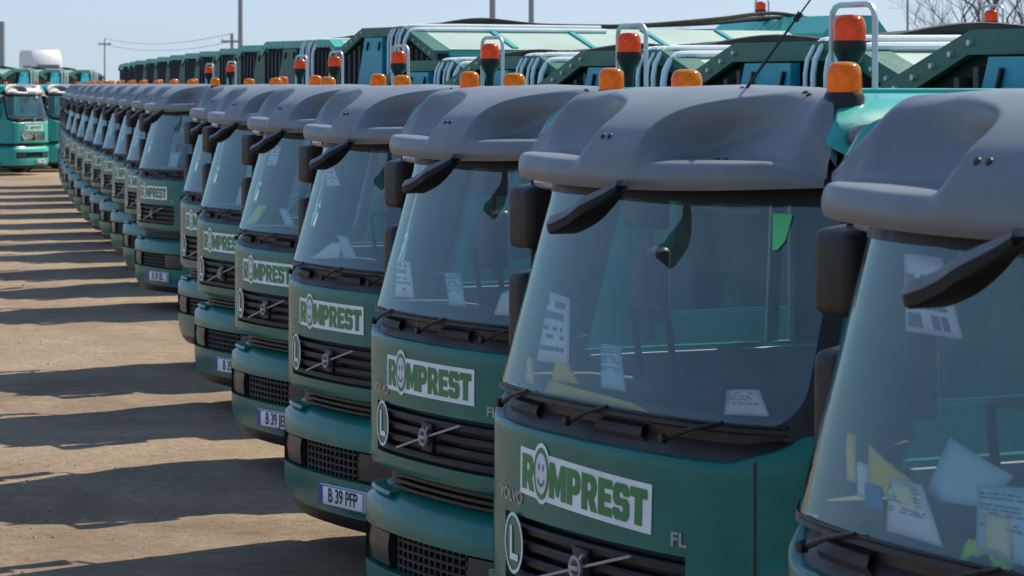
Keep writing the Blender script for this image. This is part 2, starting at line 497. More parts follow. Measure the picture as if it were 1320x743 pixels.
def b_pillar(sgn):
    def f():
        mb = MB(); us = [sgn * u for u in lrange(WU, 1.0, 6)]
        rows = [[surf(u, z, 0.003) for u in us] for z in lrange(1.70, 2.53, 8)]
        mb.grid(rows)
        rows = [[surf(us[-1], z, 0.003)] + [tuple(Vector(surf(us[-1], z, 0.003)) + Vector((-sgn * 0.05, 0.02, 0)))] for z in lrange(1.70, 2.53, 8)]
        mb.grid(rows); return mb
    return f

# sun visor over the windscreen, one moulded piece with two scooped pockets
def crown_y(x): return 0.66 - 0.30 * abs(x) ** 2.8
def visor_pt(u, k, A, B):
    x, y = plan(u)
    lx, ly = x * 0.985, y * 1.0 + 0.09
    tx, ty = x * 1.0, crown_y(x)
    zt = interp([p[0] for p in ROOF_SEC], [p[1] for p in ROOF_SEC], tx) + 0.022 - 0.085 * smooth01(0.82, 1.0, abs(x))
    half = 0.17 + 0.46 * smooth01(0.30, 1.0, B[k][1])
    w = 1 - smooth01(half, half + 0.08 + 0.26 * smooth01(0.3, 1.0, B[k][1]), abs(x))
    hA, zA = A[k]; hB, zB = B[k]
    h = hB + (hA - hB) * w; zf = zB + (zA - zB) * w
    e = smooth01(0.78, 1.0, abs(u))
    zf = zf + (min(1.0, zf * 1.0) - zf) * e
    z0 = 2.445 + 0.027 * x * x
    return Vector((lx + (tx - lx) * h, ly + (ty - ly) * h, z0 + (zt - z0) * zf))
VA = [(p.x, p.y) for p in catmull([(0.035, 0.0, 0), (0.004, 0.10, 0), (0.022, 0.27, 0), (0.085, 0.44, 0), (0.19, 0.62, 0), (0.40, 0.81, 0), (0.70, 0.95, 0), (1, 1, 0)], 9)]
VB = [(p.x, p.y) for p in catmull([(0.035, 0.0, 0), (0.004, 0.10, 0), (0.030, 0.225, 0), (0.11, 0.285, 0), (0.40, 0.315, 0), (0.54, 0.48, 0), (0.72, 0.80, 0), (1, 1, 0)], 9)]
def b_visor():
    mb = MB(); us = lrange(-u_of_x(1.012), u_of_x(1.012), 150)
    A, B = VA, VB
    rows = [[visor_pt(u, k, A, B) for u in us] for k in range(len(A))]
    r0 = rows[0]
    under = [Vector((p.x * 0.975, p.y + 0.05, p.z + 0.004)) for p in r0]
    under2 = [Vector((p.x * 0.93, p.y + 0.17, p.z + 0.06)) for p in r0]
    top2 = [Vector((p.x * 0.99, p.y + 0.03, p.z - 0.03)) for p in rows[-1]]
    mb.grid([under2, under] + rows + [top2])
    return mb
def b_visor_clip(x, k):
    def f():
        mb = MB()
        for dx in (0.0,):
            p = visor_pt(u_of_x(x + dx), k, VA, VB)
            mb.lathe([(0, 0.006), (0.009, 0.005), (0.012, 0.0), (0.012, -0.01)], 10, Matrix.Translation(p) @ Matrix.Rotation(R(55 if k < 31 else 20), 4, 'X'))
        return mb
    return f
ROOF_SEC = [(-1.045, 2.40), (-1.04, 2.52), (-1.02, 2.62), (-0.96, 2.70), (-0.86, 2.745), (-0.6, 2.765), (0, 2.775), (0.6, 2.765), (0.86, 2.745), (0.96, 2.70), (1.02, 2.62), (1.04, 2.52), (1.045, 2.40)]
def b_roof():
    mb = MB()
    def sec(t, d=0.0, sc=1.0):
        r = []
        for x, z in RS:
            y0 = crown_y(x) - 0.025 + 0.24 * (1 - smooth01(2.56, 2.70, z)) * smooth01(0.9, 1.0, abs(x)); r.append((x * sc, y0 + (1.765 - y0) * t, z - d * (0.2 + (z - 2.4) * 2)))
        return r
    RS = [(p.x, p.y) for p in catmull([(x, z, 0) for x, z in ROOF_SEC], 3)]
    mb.grid([sec(0, 0.10), sec(0.03, 0.02), sec(0.08, 0.0), sec(0.3), sec(0.6), sec(0.86), sec(0.965, 0.012), sec(1.0, 0.05, 0.99)])
    # pressed ribs along the roof
    for x in (-0.45, -0.15, 0.15, 0.45):
        mb.box(x - 0.035, x + 0.035, 0.8, 1.6, 2.76, 2.783, 0.008)
    return mb
def b_headliner():
    mb = MB(); mb.grid([[(x, max(y, plan_y(x) + 0.27), z - 0.04 * (abs(x)) ** 2) for x in lrange(-0.98, 0.98, 8)] for y, z in ((0.30, 2.49), (0.66, 2.565), (1.2, 2.60), (1.73, 2.60))]); return mb
def b_shell():
    mb = MB()
    for s in (-1, 1):
        mb.box(min(s * 1.06, s * 1.098), max(s * 1.06, s * 1.098), 0.50, 1.76, 0.97, 1.80, 0.006)        # side wall
        mb.box(min(s * 1.0, s * 1.06), max(s * 1.0, s * 1.06), 1.50, 1.765, 1.80, 2.45, 0.01)           # rear pillar
    mb.box(-1.06, 1.06, 1.73, 1.765, 0.97, 1.83)
    mb.box(-1.0, -0.62, 1.73, 1.765, 1.83, 2.6); mb.box(0.62, 1.0, 1.73, 1.765, 1.83, 2.6)
    mb.box(-0.62, 0.62, 1.73, 1.765, 2.34, 2.6)
    mb.box(-1.06, 1.06, 0.2, 1.73, 0.97, 1.0)
    return mb
def b_lining():
    mb = MB()
    mb.box(-1.04, 1.04, 1.70, 1.722, 1.0, 1.82, 0.004); mb.box(-0.99, -0.63, 1.70, 1.722, 1.825, 2.56); mb.box(0.63, 0.99, 1.70, 1.722, 1.825, 2.56); mb.box(-0.625, 0.625, 1.70, 1.722, 2.35, 2.57)
    for s in (-1, 1):
        a, b = sorted((s * 1.03, s * 1.055)); mb.box(a, b, 0.62, 1.69, 1.02, 1.78, 0.004)
    return mb
def b_rear_window():
    mb = MB(); mb.box(-0.62, 0.62, 1.742, 1.748, 1.83, 2.34); return mb
def b_door(s):
    def f():
        mb = MB()
        x0, x1 = sorted((s * 1.094, s * 1.112))
        mb.box(x0, x1, 0.555, 1.47, 1.0, 1.79, 0.006)
        def pt(y, z): return s * (1.105 - 0.065 * (z - 1.62) / 0.88)
        for (ya, za, yb, zb) in ((0.60, 1.79, 0.75, 2.46), (1.45, 1.79, 1.45, 2.46), (0.74, 2.46, 1.46, 2.46)):
            mb.tube([(pt(ya, za), ya, za), (pt(yb, zb), yb, zb)], 0.028, 6)
        return mb
    return f
def b_door_glass(s):
    def f():
        mb = MB(); q = lambda y, z: (s * (1.095 - 0.065 * (z - 1.62) / 0.88), y, z)
        mb.add([q(0.60, 1.79), q(1.45, 1.79), q(1.45, 2.45), q(0.75, 2.45)], [(0, 1, 2, 3)]); return mb
    return f
def b_handle(s):
    def f():
        mb = MB(); a, b = sorted((s * 1.112, s * 1.14)); mb.box(a, b, 1.28, 1.42, 1.42, 1.46, 0.008); return mb
    return f
# bumper
def b_bumper():
    mb = MB(); us = lrange(-1, 1, 56); xs = [plan(u)[0] for u in us]
    OX = 0.80; oz0, oz1 = 0.50, 0.685
    def row(z, off): return [surf(u, z, off) for u in us]
    mb.grid([row(0.885, -0.13), row(0.868, -0.08), row(0.812, 0.012), row(0.800, 0.022), row(0.70, 0.026), row(oz1, 0.026)])
    mb.grid([row(oz0, 0.026), row(0.44, 0.0251), row(0.36, 0.018), row(0.30, 0.0), row(0.285, 0.0), row(0.285, -0.08)])
    for a, b in zip(us, us[1:]):
        if abs(plan((a + b) / 2)[0]) > OX:
            mb.add([surf(a, oz0, 0.026), surf(b, oz0, 0.026), surf(b, oz1, 0.026), surf(a, oz1, 0.026)], [(0, 1, 2, 3)])
        else:
            for z in (oz0, oz1):
                mb.add([surf(a, z, 0.026), surf(b, z, 0.026), surf(b, z, -0.05), surf(a, z, -0.05)], [(0, 1, 2, 3)])
    for s in (-1, 1):     # return along the side
        rows = [[surf(s, z, o), tuple(Vector(surf(s, z, o)) + Vector((0, 0.16, 0)))] for z, o in ((0.885, -0.13), (0.868, -0.08), (0.812, 0.012), (0.800, 0.022), (0.70, 0.026), (0.50, 0.026), (0.44, 0.0251), (0.36, 0.018), (0.30, 0.0), (0.285, 0))]
        mb.grid(rows)
    return mb
def b_bumper_mesh():
    mb = MB(); xs = lrange(-0.81, 0.81, 16)
    mb.grid([[surf_x(x, z, -0.05) for x in xs] for z in (0.49, 0.70)])
    for z in (0.53, 0.57, 0.61, 0.65):
        mb.grid([[surf_x(x, z + dz, o) for x in lrange(-0.36, 0.36, 8)] for o, dz in ((-0.05, 0.012), (-0.015, 0.006), (-0.015, -0.006), (-0.05, -0.012))])
    for x in lrange(-0.36, 0.36, 12):
        mb.box(x - 0.008, x + 0.008, plan_y(x) + 0.02, plan_y(x) + 0.05, 0.5, 0.685)
    return mb
def b_headlight(s):
    def f():
        mb = MB(); xs = sorted((s * 0.42, s * 0.79))
        xr = lrange(xs[0], xs[1], 8)
        mb.grid([[surf_x(x, z, o) for x in xr] for z, o in ((0.505, -0.04), (0.515, 0.004), (0.60, 0.012), (0.67, 0.004), (0.68, -0.04))])
        for e in (xr[0], xr[-1]):
            mb.add([surf_x(e, 0.505, -0.04), surf_x(e, 0.515, 0.004), surf_x(e, 0.67, 0.004), surf_x(e, 0.68, -0.04)], [(0, 1, 2, 3)])
        return mb
    return f
def b_step_gap():
    mb = MB(); us = lrange(-1, 1, 30)
    mb.grid([[surf(u, z, -0.10) for u in us] for z in (0.80, 0.99)])
    for z in (0.885, 0.915, 0.945):
        mb.grid([[surf_x(x, z + dz, o) for x in lrange(-0.5, 0.75, 12)] for o, dz in ((-0.10, 0.008), (-0.05, 0.008), (-0.05, -0.006), (-0.10, -0.008))])
    return mb
def b_step_pad(x0, x1):
    def f():
        mb = MB(); xr = lrange(x0, x1, 6)
        mb.grid([[surf_x(x, z, o) for x in xr] for z, o in ((0.835, -0.09), (0.838, -0.008), (0.848, 0.0001), (0.862, -0.012), (0.866, -0.09))])
        for e in (xr[0], xr[-1]):
            mb.add([surf_x(e, z, o) for z, o in ((0.835, -0.09), (0.838, -0.008), (0.848, 0.0001), (0.862, -0.012), (0.866, -0.09))], [(0, 1, 2, 3, 4)])
        return mb
    return f
def b_valance():
    mb = MB(); us = lrange(-0.96, 0.96, 30)
    mb.grid([[surf(u, z, o) for u in us] for z, o in ((0.30, -0.01), (0.25, -0.02), (0.20, -0.06), (0.20, -0.2))]); return mb

# lettering, drawn as outlines in a unit box
LET = {
 'R': ([[(0, 0), (.36, 0), (.36, .31), (.44, .31), (.60, 0), (1, 0), (.78, .37), (.91, .5), (.96, .68), (.91, .86), (.78, .96), (.62, 1), (0, 1)], [(.36, .55), (.36, .77), (.53, .77), (.60, .72), (.60, .60), (.53, .55)]]),
 'M': ([[(0, 0), (.29, 0), (.29, .52), (.44, .08), (.56, .08), (.71, .52), (.71, 0), (1, 0), (1, 1), (.70, 1), (.5, .5), (.30, 1), (0, 1)]]),
 'P': ([[(0, 0), (.38, 0), (.38, .3), (.64, .3), (.84, .37), (.95, .5), (.98, .66), (.94, .83), (.82, .95), (.64, 1), (0, 1)], [(.38, .53), (.38, .77), (.54, .77), (.61, .72), (.61, .58), (.54, .53)]]),
 'E': ([[(0, 0), (1, 0), (1, .25), (.42, .25), (.42, .385), (.9, .385), (.9, .615), (.42, .615), (.42, .75), (1, .75), (1, 1), (0, 1)]]),
 'S': ([[(0, .32), (0, .13), (.15, 0), (.83, 0), (1, .15), (1, .48), (.85, .61), (.42, .61), (.38, .65), (.38, .72), (.42, .76), (.58, .76), (.62, .72), (.62, .67), (.98, .67), (.98, .87), (.83, 1), (.17, 1), (0, .86), (0, .53), (.15, .39), (.58, .39), (.62, .35), (.62, .28), (.58, .24), (.42, .24), (.38, .28), (.38, .32)]]),
 'T': ([[(.29, 0), (.71, 0), (.71, .73), (1, .73), (1, 1), (0, 1), (0, .73), (.29, .73)]]),
}
LOGO = [('R', 0.022, 0.108), ('M', 0.252, 0.124), ('P', 0.384, 0.100), ('R', 0.490, 0.106), ('E', 0.602, 0.090), ('S', 0.698, 0.098), ('T', 0.800, 0.098)]
LX0, LW, LZ1, LH = -0.455, 0.92, 1.522, 0.175
def logo_fn(off, tilt=0.0):
    ct, st = math.cos(tilt), math.sin(tilt)
    def fn(a, b):
        dx, dz = a - LW / 2, b - LH / 2
        x = LX0 + LW / 2 + dx * ct - dz * st; z = LZ1 - LH / 2 + dx * st + dz * ct
        return surf_x(x, z, off)
    return fn
def ring(cx, cz, rx, rz, n=28): return [(cx + rx * math.cos(6.28318 * k / n), cz + rz * math.sin(6.28318 * k / n)) for k in range(n)]
OC = (0.187, 0.098)
def b_logo(tilt):
    def f():
        mb = MB(); fn = logo_fn(0.003, tilt)
        mb.grid([[fn(a, b) for a in lrange(0, LW, 24)] for b in (0.006, LH - 0.006)])
        fn2 = logo_fn(0.0042, tilt); mb.flat([ring(*OC, 0.075, 0.106)], fn2)
        return mb
    return f
def b_letters(tilt):
    def f():
        mb = MB(); fn = logo_fn(0.0055, tilt)
        for ch, x0, w in LOGO:
            mb.flat([[(x0 + px * w, 0.026 + py * 0.123) for px, py in l] for l in LET[ch]], fn)
        mb.flat([ring(*OC, 0.062, 0.090), ring(*OC, 0.047, 0.072)], fn)
        return mb
    return f
def b_smile(tilt):
    def f():
        mb = MB(); fn = logo_fn(0.0057, tilt); cx, cz = OC
        mb.flat([ring(cx, cz, 0.0465, 0.0715)], fn)
        return mb
    return f
def b_smile_marks(tilt):
    def f():
        mb = MB(); fn = logo_fn(0.0072, tilt); cx, cz = OC
        for s in (-1, 1): mb.flat([ring(cx + s * 0.017, cz + 0.022, 0.0055, 0.013, 12)], fn)
        arc = [(cx + 0.031 * math.cos(R(a)), cz - 0.006 + 0.040 * math.sin(R(a))) for a in range(200, 341, 10)]
        arc2 = [(cx + 0.026 * math.cos(R(a)), cz - 0.004 + 0.031 * math.sin(R(a))) for a in range(340, 199, -10)]
        mb.flat([arc + arc2], fn); return mb
    return f
def b_round_sticker():
    mb = MB(); mb.flat([ring(-0.50, 1.185, 0.093, 0.108), ring(-0.50, 1.185, 0.081, 0.096)], lambda x, z: surf_x(x, z, 0.014)); return mb
def b_round_face():
    mb = MB(); mb.flat([ring(-0.50, 1.185, 0.0905, 0.1055)], lambda x, z: surf_x(x, z, 0.012)); return mb
def b_round_letter():
    mb = MB(); mb.flat([[(-0.535, 1.125), (-0.452, 1.125), (-0.452, 1.148), (-0.512, 1.148), (-0.512, 1.245), (-0.535, 1.245)]], lambda x, z: surf_x(x, z, 0.0145)); return mb
def b_emblem_bar():
    mb = MB()
    pts = [surf_x(x, 1.09 + (x + 0.30) / 0.66 * 0.165, 0.012) for x in lrange(-0.30, 0.36, 8)]
    mb.tube(pts, 0.0065, 4); return mb
def b_emblem():
    mb = MB()
    c = Vector(surf_x(0.03, 1.172, 0.02))
    m = Matrix.Translation(c) @ Matrix.Rotation(R(90), 4, 'X')
    mb.lathe([(0.026, 0.0), (0.040, 0.0), (0.042, 0.010), (0.036, 0.014), (0.028, 0.010), (0.026, 0.0)], 24, m)
    mb.box(c.x - 0.032, c.x + 0.032, c.y - 0.016, c.y + 0.002, c.z - 0.008, c.z + 0.008, 0.002)
    d = Matrix.Translation(c + Vector((0.042, -0.005, 0.042))) @ Matrix.Rotation(R(-45), 4, 'Y')
    mb.box(-0.014, 0.014, -0.005, 0.005, -0.005, 0.005, 0, d)
    return mb
def b_emblem_plate():
    mb = MB(); c = surf_x(0.03, 1.172, 0.006); mb.box(c[0] - 0.055, c[0] + 0.055, c[1] - 0.003, c[1] + 0.02, c[2] - 0.066, c[2] + 0.066, 0.004); return mb
def b_maker():
    def fn(x, y): return surf_x(-0.56 + x, 1.345 + y, 0.004)
    return text_mesh("VOLVO", 0.062, fn, 0.0015, 1.2)
def b_model():
    def fn(x, y): return surf_x(0.60 + x, 1.335 + y, 0.004)
    return text_mesh("FL", 0.062, fn, 0.0015, 1.35)
PLX, PLZ = 0.30, 0.40
def b_plate():
    mb = MB(); y = plan_y(PLX) - 0.052; sl = 0.10
    m = Matrix.Translation((PLX, y, PLZ)) @ Matrix.Rotation(math.atan(0.1), 4, 'Z')
    mb.box(-0.26, 0.26, -0.006, 0.03, -0.06, 0.06, 0.004, m); return mb
def plate_fn(off):
    m = Matrix.Translation((PLX, plan_y(PLX) - 0.052, PLZ)) @ Matrix.Rotation(math.atan(0.1), 4, 'Z')
    return lambda x, z: tuple(m @ Vector((x, -0.006 - off, z)))
def b_plate_band():
    mb = MB(); fn = plate_fn(0.002); mb.flat([[(-0.252, -0.052), (-0.212, -0.052), (-0.212, 0.052), (-0.252, 0.052)]], fn); return mb
def b_plate_border():
    mb = MB(); fn = plate_fn(0.0018)
    mb.flat([[(-0.258, -0.058), (0.258, -0.058), (0.258, 0.058), (-0.258, 0.058)], [(-0.252, -0.052), (0.252, -0.052), (0.252, 0.052), (-0.252, 0.052)]], fn); return mb
def b_plate_text(t):
    return lambda: text_mesh(t, 0.115, (lambda f: (lambda x, y: f(x + 0.022, y)))(plate_fn(0.003)), 0.002, 0.82)

# mirrors
def b_mirror_shell(s, z0, z1, x0, x1, y0):
    def f():
        mb = MB(); a, b = sorted((s * x0, s * x1)); 
        bm = bmesh.new(); bmesh.ops.create_cube(bm, size=1)
        for v in bm.verts:
            f2 = 0.72 if v.co.y < 0 else 1.0
            v.co = Vector(((a + b) / 2 + v.co.x * (b - a) * f2, y0 + 0.07 + v.co.y * 0.14, (z0 + z1) / 2 + v.co.z * (z1 - z0) * (0.88 if v.co.y < 0 else 1)))
        bmesh.ops.bevel(bm, geom=list(bm.edges), offset=0.035, segments=3, affect='EDGES', profile=0.6)
        bm.verts.index_update(); mb.add([v.co[:] for v in bm.verts], [[v.index for v in q.verts] for q in bm.faces]); bm.free(); return mb
    return f
def b_mirror_face(s, z0, z1, x0, x1, y0):
    def f():
        mb = MB(); a, b = sorted((s * x0, s * x1)); mb.box(a + 0.03, b - 0.03, y0 + 0.139, y0 + 0.144, z0 + 0.03, z1 - 0.03, 0.002); return mb
    return f
def b_mirror_arm(s):
    def f():
        mb = MB(); x = s * 1.25
        mb.tube([(s * 1.02, 0.52, 2.47), (s * 1.17, 0.50, 2.475), (x, 0.48, 2.46), (x, 0.48, 2.35), (x, 0.48, 1.80), (x - s * 0.02, 0.50, 1.70), (s * 1.08, 0.56, 1.68)], 0.016, 8)
        return mb
    return f
FM_PATH = [(-0.05, -0.05, 2.325), (0.0, -0.045, 2.333), (0.06, -0.02, 2.36), (0.11, 0.0, 2.395), (0.145, 0.04, 2.43), (0.16, 0.08, 2.46)]
def fm_rows(sec):
    path = catmull(FM_PATH, 5); rows = []
    for i, p in enumerate(path):
        t = i / (len(path) - 1); e = min(1, (t + 0.03) * 8) ** 0.5
        w = 0.056 * e * (1 - 0.6 * smooth01(0.5, 1, t)); h = 0.033 * e * (1 - 0.45 * smooth01(0.55, 1, t))
        rows.append([(p.x - b * h * 0.25, p.y + a * w, p.z + b * h) for a, b in sec])
    return rows
def b_bracket(s):
    return lambda: MB().tube([(s * 0.98, 0.44, 2.432), (s * 1.17, 0.46, 2.428)], 0.026, 8)
def b_front_mirror():
    mb = MB(); rows = fm_rows([(-1.0, -.05), (-.98, .15), (-.7, .8), (-.3, 1), (.5, 1), (.95, .3), (1.0, -.05)])
    mb.grid(rows); mb.f.append(tuple(range(7))); return mb
def b_front_mirror_rim():
    mb = MB(); rows = fm_rows([(-1.0, -.05), (-.97, -.9), (-.8, -1.05), (.8, -1.05), (.97, -.9), (1.0, -.05)])
    mb.grid(rows, True); mb.f.append(tuple(range(6))); return mb
# interior
def b_dash():
    mb = MB()
    prof = [(0.06, 1.50), (0.14, 1.735), (0.42, 1.725), (0.60, 1.70), (0.70, 1.62), (0.66, 1.45), (0.56, 1.20), (0.20, 1.20)]
    def fn(p, q, d): return (d, p + 0.16 * (abs(d) / 0.98) ** 3, q)
    rows = [[fn(p, q, d) for p, q in prof] for d in lrange(-0.97, 0.97, 14)]
    mb.grid(rows, True)
    mb.box(0.20, 0.85, 0.42, 0.70, 1.70, 1.83, 0.03)     # instrument hood
    return mb
def b_wheel_steer():
    mb = MB(); m = Matrix.Translation((0.52, 0.80, 1.80)) @ Matrix.Rotation(R(38), 4, 'X')
    ringp = [tuple(m @ Vector((0.215 * math.cos(6.2832 * k / 24), 0.215 * math.sin(6.2832 * k / 24), 0))) for k in range(25)]
    mb.tube(ringp, 0.016, 6, False)
    for a in (0.3, 2.84, 4.71):
        mb.tube([tuple(m @ Vector((0, 0, -0.02))), tuple(m @ Vector((0.21 * math.cos(a), 0.21 * math.sin(a), 0)))], 0.016, 5)
    mb.lathe([(0, 0.01), (0.06, 0.005), (0.07, -0.03), (0, -0.04)], 12, m)
    mb.tube([tuple(m @ Vector((0, 0, -0.03))), (0.52, 0.62, 1.5)], 0.035, 8)
    return mb
def b_seat(x, w):
    def f():
        mb = MB()
        mb.box(x - w, x + w, 0.92, 1.45, 1.42, 1.58, 0.05)
        m = Matrix.Translation((x, 1.47, 1.5)) @ Matrix.Rotation(R(-10), 4, 'X')
        mb.box(-w * 0.95, w * 0.95, -0.07, 0.07, 0.0, 0.66, 0.05, m)
        mb.box(-w * 0.5, w * 0.5, -0.05, 0.05, 0.68, 0.86, 0.04, m)
        mb.box(x - w * 0.7, x + w * 0.7, 1.0, 1.4, 1.0, 1.42, 0.02)
        return mb
    return f
def b_grab():
    mb = MB(); mb.tube(catmull([(-0.62, 0.60, 1.74), (-0.62, 0.57, 1.96), (-0.58, 0.565, 2.0), (-0.42, 0.565, 2.0), (-0.38, 0.57, 1.96), (-0.38, 0.60, 1.74)], 5), 0.013, 6); return mb
# beacons
def b_dome():
    mb = MB(); pr = [(0.056, 0.0)]
    for k in range(5):
        z = 0.008 + k * 0.013; pr += [(0.0575, z), (0.0555, z + 0.0065)]
    pr += [(0.055, 0.072), (0.051, 0.084), (0.042, 0.094), (0.027, 0.099), (0.0, 0.101)]
    mb.lathe(pr, 20); return mb
def b_dome_base():
    mb = MB(); mb.lathe([(0.0, -0.06), (0.066, -0.06), (0.066, -0.012), (0.059, 0.002), (0.05, 0.004), (0.0, 0.004)], 18); return mb
def b_mast_base():
    mb = MB(); mb.lathe([(0, 0.012), (0.058, 0.010), (0.060, -0.02), (0.045, -0.055), (0.026, -0.085), (0.022, -0.2), (0.022, -0.34), (0, -0.34)], 16); return mb
def b_hoop():
    mb = MB(); pts = [(-0.135, 0.015, -0.32), (-0.135, 0.015, 0.085)] + [(-0.135 + 0.05 - 0.05 * math.cos(R(a)), 0.015, 0.085 + 0.05 * math.sin(R(a))) for a in (30, 60, 90)]
    pts += [(-x, y, z) for x, y, z in pts[::-1]]
    mb.tube(pts, 0.011, 8); return mb
def b_side_marker():
    mb = MB(); m = Matrix.Translation((1.025, 0.49, 2.635)) @ Matrix.Rotation(R(70), 4, 'Y'); mb.lathe([(0, 0.02), (0.035, 0.016), (0.042, 0.0), (0.042, -0.02)], 14, m @ Matrix.Scale(1.8, 4, Vector((0, 1, 0)))); return mb
def b_antenna():
    mb = MB(); mb.tube([(0.17, 0.55, 2.77), (0.33, 0.66, 3.02)], [0.006, 0.004], 6)
    mb.tube([(0.327, 0.658, 3.012), (0.345, 0.67, 3.04)], [0.011, 0.011], 8); mb.tube([(0.345, 0.67, 3.04), (0.405, 0.71, 3.13)], 0.003, 5)
    mb.lathe([(0.022, 0), (0.02, 0.02), (0.008, 0.03), (0, 0.03)], 10, Matrix.Translation((0.17, 0.55, 2.76))); return mb
# running gear
def b_tyre():
    mb = MB(); m = Matrix.Rotation(R(90), 4, 'Y')
    mb.lathe([(0.29, -0.11), (0.33, -0.135), (0.42, -0.14), (0.47, -0.125), (0.485, -0.09), (0.478, -0.05), (0.485, -0.045), (0.485, 0.045), (0.478, 0.05), (0.485, 0.09), (0.47, 0.125), (0.42, 0.14), (0.33, 0.135), (0.29, 0.11), (0.29, -0.11)], 28, m); return mb
def b_rim():
    mb = MB(); m = Matrix.Rotation(R(90), 4, 'Y')
    mb.lathe([(0, 0.06), (0.08, 0.06), (0.10, 0.02), (0.20, 0.0), (0.25, 0.05), (0.292, 0.11), (0.292, -0.11), (0.25, -0.05), (0.1, -0.03), (0, -0.03)], 20, m); return mb
def b_chassis():
    mb = MB()
    for s in (-1, 1): mb.box(s * 0.42 - 0.05, s * 0.42 + 0.05, 0.3, 6.4, 0.62, 0.86, 0.01)
    for y in (1.0, 2.2, 3.6, 5.2, 6.2): mb.box(-0.4, 0.4, y, y + 0.1, 0.66, 0.82)
    mb.box(-0.35, 0.35, 0.35, 1.5, 0.55, 0.98, 0.04)
    for y in (1.28, 4.95): mb.tube([(-0.85, y, 0.49), (0.85, y, 0.49)], 0.07, 8)
    return mb
def b_mudguard(s, yc):
    def f():
        mb = MB(); xa, xb = sorted((s * 0.76, s * 1.09)); pts = [(yc + 0.56 * math.cos(R(a)), 0.49 + 0.56 * math.sin(R(a))) for a in range(0, 181, 15)]
        mb.grid([[(xa, y, z) for y, z in pts], [(xb, y, z) for y, z in pts], [(xb, yc + (y - yc) * 0.93, 0.49 + (z - 0.49) * 0.93) for y, z in pts]]); return mb
    return f
def b_tank(s):
    def f():
        mb = MB(); a, b = sorted((s * 0.55, s * 1.08)); mb.box(a, b, 2.3, 3.3, 0.45, 0.95, 0.08); return mb
    return f

# body behind the cab: zt = height of its roof
BY0, BY1 = 1.97, 6.5
def chamf(zt): return (0.68, 0.225) if abs(zt - 3.33) > 0.011 else (0.16, 0.07)
def hull_poly(zt, z0=1.0):
    c, d = chamf(zt)
    return [(-1.17, z0), (1.17, z0), (1.17, zt - d), (1.17 - c, zt), (-1.17 + c, zt), (-1.17, zt - d)]
def b_hull(zt):
    def f():
        mb = MB(); P = hull_poly(zt); n = 6
        rows = []
        for y in (BY0 + 0.16, BY0 + 0.165, BY1): rows.append([(x, y, z) for x, z in P])
        mb.grid(rows[1:], True); mb.add(rows[0], [tuple(range(n))]); mb.add(rows[2], [tuple(range(n))])
        return mb
    return f
def b_bulkhead(zt):
    def f():
        mb = MB(); P = hull_poly(zt, z0=1.02); mb.prism([(x * 0.985, z - 0.02) for x, z in P], lambda p, q, d: (p, d, q), BY0 + 0.10, BY0 + 0.155); return mb
    return f
def b_band(zt):
    def f():
        mb = MB(); c, d = chamf(zt); e = 1.18 - c
        P = [(-1.20, zt - d), (-e, zt + 0.02), (e, zt + 0.02), (1.20, zt - d)]
        Q = [(-1.20, zt - d - 0.105), (-e - 0.015, zt - 0.075), (e + 0.015, zt - 0.075), (1.20, zt - d - 0.105)]
        poly = P + Q[::-1]
        mb.prism(poly, lambda p, q, d: (p, d, q), BY0, BY0 + 0.035)
        top = [(p, q) for p, q in P]; low = [(p, q - 0.03) for p, q in P]
        mb.prism(top + low[::-1], lambda p, q, d: (p, d, q), BY0 + 0.035, BY0 + 0.17)
        return mb
    return f
def b_rib(zt):
    def f():
        mb = MB(); mb.box(-0.018, 0.018, BY0 + 0.02, BY0 + 0.098, 1.2, zt - 0.12, 0.004); return mb
    return f
def b_bolt():
    mb = MB(); mb.lathe([(0, 0.018), (0.012, 0.016), (0.014, 0), (0, 0)], 8, Matrix.Rotation(R(90), 4, 'X')); return mb
def b_blue_panel(zt):
    def f():
        mb = MB(); poly = [(-0.50, zt - 0.62), (0.12, zt - 0.62), (0.12, zt - 0.085), (-0.30, zt - 0.085)]
        mb.prism(poly, lambda p, q, d: (p, d, q), BY0 - 0.06, BY0 - 0.004)
        return mb
    return f
def b_panel_latch(zt):
    def f():
        mb = MB()
        for x in (0.0,):
            m = Matrix.Translation((x, BY0 - 0.07, zt - 0.17)) @ Matrix.Rotation(R(20), 4, 'Y'); mb.box(-0.009, 0.009, -0.008, 0.012, -0.045, 0.045, 0.003, m)
        return mb
    return f
def b_pipe(x, zt, r):
    def f():
        mb = MB(); y = BY0 - 0.05; dz = 0.0 if x < 0.5 else (x - 0.5) * 0.33
        pts = [(x, y, 1.6), (x, y, zt - 0.14 - dz)] + [(x + 0.0, y + 0.13 - 0.13 * math.cos(R(a)), zt - 0.14 - dz + 0.17 * math.sin(R(a))) for a in (25, 50, 75, 90)] + [(x, y + 0.7, zt + 0.035 - dz), (x, y + 2.3, zt + 0.03 - dz)]
        mb.tube(pts, r, 8); return mb
    return f
def b_hose(pts, r=0.022):
    def f():
        mb = MB(); mb.tube(catmull(pts, 6), r, 6); return mb
    return f
def b_side_rail(s, zt, z, h, t):
    def f():
        mb = MB(); a, b = sorted((s * 1.17, s * (1.17 + t))); mb.box(a, b, BY0 + 0.17, BY1, z, z + h, 0.008); return mb
    return f
def b_side_post(s, zt):
    def f():
        mb = MB(); a, b = sorted((s * 1.171, s * 1.205)); mb.box(a, b, -0.035, 0.035, 1.05, zt - 0.33, 0.006); return mb
    return f
